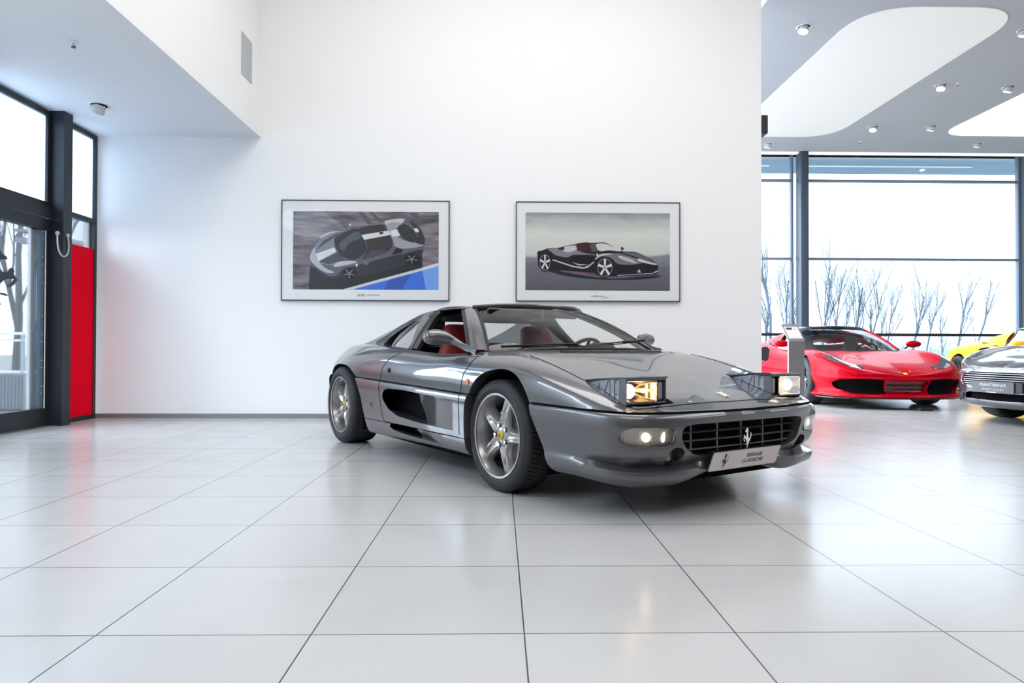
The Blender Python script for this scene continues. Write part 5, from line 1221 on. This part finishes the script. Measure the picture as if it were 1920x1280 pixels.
    g = G(); g.tube([(1.10, -.22, .235), (1.115, -.06, .235), (1.10, 0, .205), (1.115, .06, .235), (1.10, .22, .235)], .010, 6); g.obj('splitter_fin', pm_, r, True)
    g = G(); g.add([(1.075,-.022,.487),(1.12,-.022,.463),(1.12,.022,.463),(1.075,.022,.487)], [(0,1,2,3)]); o = g.obj('hood_badge', m_yellow_badge, r, fixn=False); o.modifiers.new('s', 'SOLIDIFY').thickness = .006; o.location = (-.012, 0, .012)
    tub(r, -.35, -1.45, .76); seats(r, -1.15, .37, m_grey_l, 1.05); mirror_pair(r, -.62, .93, .90, pm_)
    g = G(); c0 = Vector((-.78, .37, .76)); ax = Vector((-.9, 0, .42)).normalized(); v2 = ax.cross(Vector((0, 1, 0)))
    g.tube([c0+(Vector((0, 1, 0))*math.cos(t)+v2*math.sin(t))*.17 for t in np.linspace(0, 2*PI, 25)], .014, 6); g.tube([c0-Vector((0, .16, 0)), c0+Vector((0, .16, 0))], .016, 6); g.obj('steering_wheel', m_black, r, True, fixn=False)
    P = np.array([[(x, y, z) for y in np.linspace(-.74, .74, 9)] for x, z in [(-.22,.785),(-.45,.80),(-.68,.79),(-.74,.70)]]); from_bm('dashboard', grid_bm(P), m_dash, r, True)
    underside(r, .95, -3.3)
    for s in (-1, 1):
        wheel(r, (0, s*.845, .345), s, R=.345, W=.245, rim=.262, mats=(m_darkalloy, m_black), spoke='twin', rot0=.3)
        wheel(r, (-2.6, s*.835, .350), s, R=.350, W=.30, rim=.262, mats=(m_darkalloy, m_black), spoke='twin', rot0=.3)
    return r
mid_engine((5.50, 10.16, 0), math.radians(-93.0), (.38, .0, .008), 'red open sports car standing in front of the window wall')
mid_engine((9.12, 9.86, 0), math.radians(-98), (.85, .42, .01), 'yellow sports car partly hidden behind the grey car at the right edge', .0)

def front_engine(loc, phi):
    r = empty('grand_tourer', loc, phi); tag(r, 'silver grey car with wide slatted grille at the right edge', 'car'); r['wb'] = 2.6
    pm_ = paint('grand_tourer_paint', (.10, .10, .108), .6, .3)
    tab = [(.87,0,.605,.83,.0,.612,.622),(.865,.22,.604,.81,.28,.625,.635),(.84,.44,.60,.77,.46,.64,.655),(.77,.62,.585,.69,.60,.675,.685),(.64,.77,.56,.56,.70,.725,.715),(.46,.865,.56,.40,.75,.785,.755),(.24,.915,.56,.22,.77,.83,.79),
      (0,.93,.56,0,.78,.855,.83),(-.3,.925,.57,-.3,.78,.865,.875),(-.65,.91,.58,-.65,.79,.87,.92),(-1.1,.905,.59,-1.1,.80,.875,.90),(-1.6,.915,.60,-1.6,.80,.89,.90),(-2.1,.935,.61,-2.1,.79,.92,.93),(-2.6,.94,.62,-2.6,.77,.93,.95),(-3.0,.90,.63,-3.0,.72,.91,.94),(-3.3,.76,.63,-3.26,.60,.88,.92),(-3.43,.45,.63,-3.38,.36,.87,.90),(-3.46,0,.63,-3.40,.0,.87,.90)]
    def low(x):
        t = sm((.75-x)/.6); o1 = np.array([0,.012,.015,.015,.012,.008,.015,-.01,-.06,-.2]); o2 = np.array([0,.006,.008,.006,0,-.01,-.01,-.03,-.05,-.15])
        return dict(z0=.17, k=[0, .05, .15, .35, .55, .70, .82, .92, .97, 1], o=list(o1*(1-t)+o2*t))
    front = lambda c: c[0] > .35
    gr = rounded([(-.2,.588),(.38,.582),(.55,.540),(.60,.475),(.56,.415),(.40,.395),(-.2,.395)], .03)
    lo_ = rounded([(-.2,.345),(.42,.345),(.50,.32),(.50,.27),(-.2,.255)], .02); bl = rounded([(.56,.335),(.70,.345),(.73,.30),(.70,.27),(.56,.27)], .02)
    hl = [(.66,.62),(.55,.66),(.40,.72),(.33,.765),(.36,.80),(.50,.79),(.62,.73),(.68,.66)]
    res = bg_body(r, tab, low, [(0, .335, .375), (-2.6, .34, .38)], pm_, cutsU=[('headlight', hl, 'xy', lambda c: c[0] > .2, .0, M('headlamp_clear', (.35, .36, .38), .08, .5, coat=1))],
        cutsL=[('radiator_grille', gr, 'yz', front, .06, m_deep), ('lower_intake', lo_, 'yz', front, .05, m_deep), ('side_vent', bl, 'yz', front, .03, m_grey_l)], cab=[(-.62,-.2),(-.62,0),(-.70,.4),(-.9,.70),(-1.0,.78),(-2.3,.76),(-2.4,.4),(-2.4,-.2)], su=.03, sv=.025)
    m_bar = M('polished_bar', (.78, .78, .80), .3, .4)
    nx = lambda y: interp(abs(y), [(0,.882),(.22,.878),(.44,.855),(.62,.785),(.77,.655)])
    rg = res['radiator_grille']
    for z in (.412, .435, .458, .481, .504, .527, .550, .570):
        w = interp(z, [(.395,.40),(.42,.55),(.475,.585),(.54,.54),(.582,.38)]); g = G(); ys = np.linspace(-w, w, 23); vs = []
        for y in ys: x = nx(y)-.012; vs += [(x, y, z-.005), (x+.010, y, z-.002), (x, y, z+.005), (x-.012, y, z)]
        g.add(vs, [(4*i+k, 4*i+(k+1) % 4, 4*i+4+(k+1) % 4, 4*i+4+k) for i in range(22) for k in range(4)]); g.obj('grille_bar', m_bar, rg)
    g = G(); pts = [(nx(y)+.004, s*y, z) for s, seq in ((1, gr), ) for y, z in seq if y > -.19]; 
    up_ = sorted([p for p in gr if p[0] > -.1], key=lambda p: 0)
    loop = [(nx(y)+.004, y, z) for y, z in gr if y > 0]; loop2 = [(nx(y)+.004, -y, z) for y, z in gr[::-1] if y > 0]; g.tube(loop+loop2+[loop[0]], .009, 6); g.obj('grille_surround', m_chrome, rg, True, fixn=False)
    # holder and plate
    pm2 = Matrix.Translation((.918, .0, .408)) @ Matrix.Rotation(PI/2, 4, 'Z') @ Matrix.Rotation(PI/2, 4, 'X')
    g = G(); g.box((.86, -.30, .36), (.905, .30, .462)); hold = g.obj('plate_holder', m_black, r, bevel=.004)
    f2 = lambda u, v, d=0: tuple(pm2 @ Vector((u, v, d)))
    g = G(); g.prism([(-.31, -.062), (.21, -.062), (.21, .062), (-.31, .062)], f2, -.012, 0); np_ = g.obj('number_plate', M('anthracite_plate', (.10, .10, .115), .4), hold)
    ml = M('white_print', (.8, .8, .8), .5)
    text_obj('plate_lettering', 'MUNSTERHUIS', ml, .042, np_, pm2 @ Matrix.Translation((-.05, .022, .001)), 0, space=1.12, sx=1.1)
    text_obj('plate_lettering', 'SPORTSCARS', ml, .030, np_, pm2 @ Matrix.Translation((-.05, -.026, .001)), 0, space=1.75, sx=1.0)
    g = G(); g.prism([(-.13, -.058), (.0, -.058), (.0, -.051), (-.13, -.051)], f2, 0, .001); g.obj('plate_line', ml, np_)
    for s in (1, -1):
        g = G(); g.tube([(.80, s*.56, .30), (.835, s*.56, .30)], .035, 16); g.obj('fog_lamp', m_gloss, res['side_vent', s], True)
        g = G(); g.sph((.53, s*.725, .735), (.05, .03, .03), 12, 8); g.obj('lamp_bowl', m_chrome, res['headlight', s], True)
    glasshouse(r, [(-.66,0,.915),(-.72,.35,.91),(-.88,.62,.90),(-1.02,.77,.885)], [(-1.30,0,1.235),(-1.33,.25,1.23),(-1.42,.46,1.215),(-1.50,.56,1.19)], (-2.25, 1.19), None, pm_, pm_)
    for s in (1, -1):
        P = ruled([(x, s*y, z) for x, y, z in [(-1.02,.77,.885),(-1.7,.80,.89),(-2.45,.74,.92)]], [(x, s*y, z) for x, y, z in [(-1.5,.56,1.19),(-1.9,.57,1.20),(-2.35,.50,1.13)]], 10, 4); from_bm('side_window', grid_bm(P), m_winglass, r, True)
    P = ruled([(-2.25,-.54,1.16),(-2.30,0,1.19),(-2.25,.54,1.16)], [(-3.05,-.66,.93),(-3.1,0,.955),(-3.05,.66,.93)], 12, 6); from_bm('rear_window', grid_bm(P), m_winglass, r, True)
    tub(r, -.95, -2.2, .74); seats(r, -1.7, .36, m_grey_l, 1.05); mirror_pair(r, -.98, .86, .96, pm_); underside(r, .72, -3.3)
    for s in (-1, 1):
        wheel(r, (0, s*.80, .335), s, R=.335, W=.235, rim=.25, mats=(m_alloy, m_black), spoke='twin'); wheel(r, (-2.6, s*.80, .340), s, R=.34, W=.27, rim=.25, mats=(m_alloy, m_black), spoke='twin')
    return r
front_engine((6.22, 7.35, 0), math.radians(188))
# cable of a battery charger on the floor below the red car
g = G(); pc = [(4.90, 9.35, .012), (5.2, 9.20, .012), (5.42, 9.12, .012), (5.60, 9.02, .012)]
g.tube([tuple(p) for p in cspline(range(4), np.array(pc), np.linspace(0, 3, 20))], .010, 6); cb2 = g.obj('charging_cable', m_black, None, True, fixn=False); tag(cb2, 'black cable with plug lying on the floor below the red car', 'cable')
g = G(); g.box((5.55, 8.93, .001), (5.73, 9.03, .045)); g.obj('plug_box', m_black, cb2, bevel=.015)
# ================================================================== outside
m_grass = grain(M('winter_grass', (.2, .2, .15), .9), .8, (.14, .17, .15), (.28, .30, .26))
g = G(); g.box((-60, 15.3, -.3), (90, 120, -.12)); g.box((-60, -40, -.3), (-4.95, 15.3, -.12)); struct(g.obj('ground', m_grass))
m_canopy = grain(M('canopy_boards', (.3, .38, .5), .5), 1.0, (.16, .25, .38), (.22, .32, .46), (1, 14, 1), 2)
g = G(); g.box((2, 15.2, 5.16), (18, 16.75, 5.30)); struct(g.obj('canopy', m_canopy))
g = G()
for x0, x1 in ((3.2, 6.35), (7.0, 11.2)): g.box((x0, 15.95, 5.14), (x1, 16.02, 5.16))
ll = g.obj('canopy_light', M('canopy_strip', (.75, .8, .85), .5, emit=(.8, .9, 1), estr=.25)); tag(ll, 'long light strips under the blue canopy outside the window', 'light strip')
m_bark = M('pale_bark', (.055, .08, .105), .9)
def tree(x, y, h, lean, rnd, label, grp, spread=.5, twigs=1.0, mat=m_bark, z0=-.12, th=.012):
    g = G(); gb = G()
    def br(p, d, ln, r, lvl, tgt):
        n = 4 if lvl < 2 else 3; pts = [p]; q = p; dd = d
        for i in range(n):
            dd = (dd+Vector((rnd.uniform(-.12, .12), rnd.uniform(-.12, .12), rnd.uniform(.0, .10)))).normalized(); q = q+dd*ln/n; pts.append(q)
        tgt.tube(pts, [r*(1-.65*i/n) for i in range(n+1)], 5 if lvl < 2 else 3, cap=False)
        if lvl >= 4: return
        k = {0: 7, 1: 5, 2: 4, 3: 2}[lvl]
        for j in range(int(k*twigs+.5)):
            t = rnd.uniform(.25 if lvl else .30, 1.0); i = min(n-1, int(t*n)); b = pts[i]+(pts[i+1]-pts[i])*(t*n-i)
            a = rnd.uniform(0, 2*PI); sp = spread*(1.0 if lvl else .8); nd = (dd+Vector((math.cos(a)*sp, math.sin(a)*sp, .25))).normalized()
            br(b, nd, ln*rnd.uniform(.38, .62), r*(.5 if lvl else .45)*(1-.4*t), lvl+1, gb)
    br(Vector((x, y, z0)), Vector((lean, 0, 1)).normalized(), h*.75, h*th, 0, g)
    o = g.obj('bare_tree', mat, None, True, fixn=False); tag(o, label, 'tree', grp); gb.obj('branches', mat, o, fixn=False); return o
rn = random.Random(3)
def px2x(px, y): # place a tree seen at a given column of the photo at depth y
    return y*math.tan(math.atan((px-960)/1282.19)+.0180842)
spec = [(1445,26,6.6,.06),(1470,30,6.2,.10),(1432,33,5.5,.0),(1535,25,5.6,.10),(1560,30,5.2,.12),(1608,22.5,4.7,.0),(1628,30,5.2,.05),(1662,28,4.2,.08),(1708,27,4.8,.02),(1732,31,4.6,.06),(1768,29,3.6,.0),(1795,27,4.6,.02),(1822,30,4.4,.18),(1580,35,4.6,.0),(1650,36,4.0,.1),(1490,27,4.6,.04)]
lbt = ['tall forked bare tree just right of the white wall, behind the pedestal','slender bare tree left of the dark window column','bare tree partly hidden by the end of the white wall','leaning bare tree immediately right of the dark window column','bare tree leaning right above the roof of the red car','straight bare tree above the windscreen of the red car','bare tree with dense twigs right of the red car roof','low bare tree above the bonnet of the red car','upright thin bare tree above the red wing mirror','bare tree with two stems right of the red wing mirror','short bare tree above the far wing of the red car','bare tree above the tail of the yellow car','rightmost bare tree, leaning over the yellow car','distant bare tree behind the roof of the red car','distant faint bare tree behind the red windscreen','thin bare tree right behind the dark window column']
for i, ((px, y, h, ln), lb) in enumerate(zip(spec, lbt)): tree(px2x(px, y), y, h*.86, ln, rn, lb, 'bare trees beyond the window wall', .42, 1.25)
# scrub belt behind the trees
m_scrub = grain(M('bare_scrub', (.3, .36, .4), .95), 6, (.20, .26, .30), (.42, .50, .54))
g = G(); rs = random.Random(9)
for i in range(1500):
    x = rs.uniform(8, 40); y = rs.uniform(36, 42); h = rs.uniform(.9, 1.45); a = rs.uniform(-.4, .4)
    g.tube([(x, y, -.1), (x+a*.5, y, h*.6), (x+a, y+rs.uniform(-.3, .3), h)], [.10, .07, .02], 3, cap=False)
sc = g.obj('scrub', m_scrub, None, fixn=False); tag(sc, 'belt of low bare scrub on the ground behind the trees', 'scrub', kind='stuff')
# left, beyond the door
rl = random.Random(5); m_bark2 = M('dark_bark', (.05, .065, .075), .9)
for (dx, y, h, ln, lb) in ((0, 14.0, 7.5, .02, 'dark bare tree seen through the glass door'), (1, 16.5, 8.5, -.05, 'bare tree further back seen through the glass door'), (2, 20.5, 8.0, .05, 'slim bare tree beside the white edge of the glass door')):
    px = (64, 30, 45)[dx]; tree(px2x(px, y), y, h, ln, rl, lb, 'trees beyond the door', .6, 1.0, m_bark2)
g = G(); g.box((-11, 13.2, -.1), (-4.9, 13.3, .0)); 
rb = empty('balcony_railing', (-7.2, 10.5, 0)); tag(rb, 'white metal railing outside the glass door', 'railing')
g = G(); g.box((-1.6, -.02, 1.00), (1.6, .02, 1.04)); g.box((-1.6, -.015, .90), (1.6, .015, .93)); g.box((-1.6, -.015, .42), (1.6, .015, .46)); g.obj('rail', m_white, rb)
for k in range(5):
    g = G(); g.box((-1.6+k*.78, -.02, -.1), (-1.56+k*.78, .02, 1.0)); g.obj('post', M('railing_post', (.4, .48, .55), .5), rb)
ub = empty('ribbed_screen', (-7.0, 10.12, 0)); tag(ub, 'grey ribbed screen standing below the railing outside the door', 'screen')
g = G(); g.box((-1.5, 0, -.1), (1.4, .3, .42)); g.obj('panel', M('screen_grey', (.14, .18, .22), .6), ub)
g = G()
for k in range(58): g.box((-1.49+k*.05, -.02, -.08), (-1.465+k*.05, 0, .40))
g.obj('rib', M('screen_rib', (.22, .27, .32), .6), ub, fixn=False)
g = G(); g.tube([(-5.55, 7.55, -.1), (-5.55, 7.55, 4.2)], .085, 16); lp = g.obj('round_column', M('lavender_column', (.22, .19, .40), .5), None, True); tag(lp, 'lavender round column just outside the glass door', 'column')
g = G(); g.box((-5.4, 7.7, 1.98), (-5.2, 9.2, 2.03)); g.box((-5.4, 7.7, 2.10), (-5.2, 9.2, 2.13)); struct(g.obj('canopy_2', M('canopy_metal', (.35, .40, .46), .5)))

# no part deeper than thing > part > sub-part
def depth(o):
    d = 0
    while o.parent: o = o.parent; d += 1
    return d
for o in list(bpy.data.objects):
    while depth(o) > 2:   # flatten
        p = o.parent; m = p.matrix_local @ o.matrix_local if False else None
        loc = Matrix.LocRotScale(p.location, p.rotation_euler, p.scale) @ Matrix.LocRotScale(o.location, o.rotation_euler, o.scale)
        o.parent = p.parent; o.location, o.rotation_euler = loc.to_translation(), loc.to_euler()
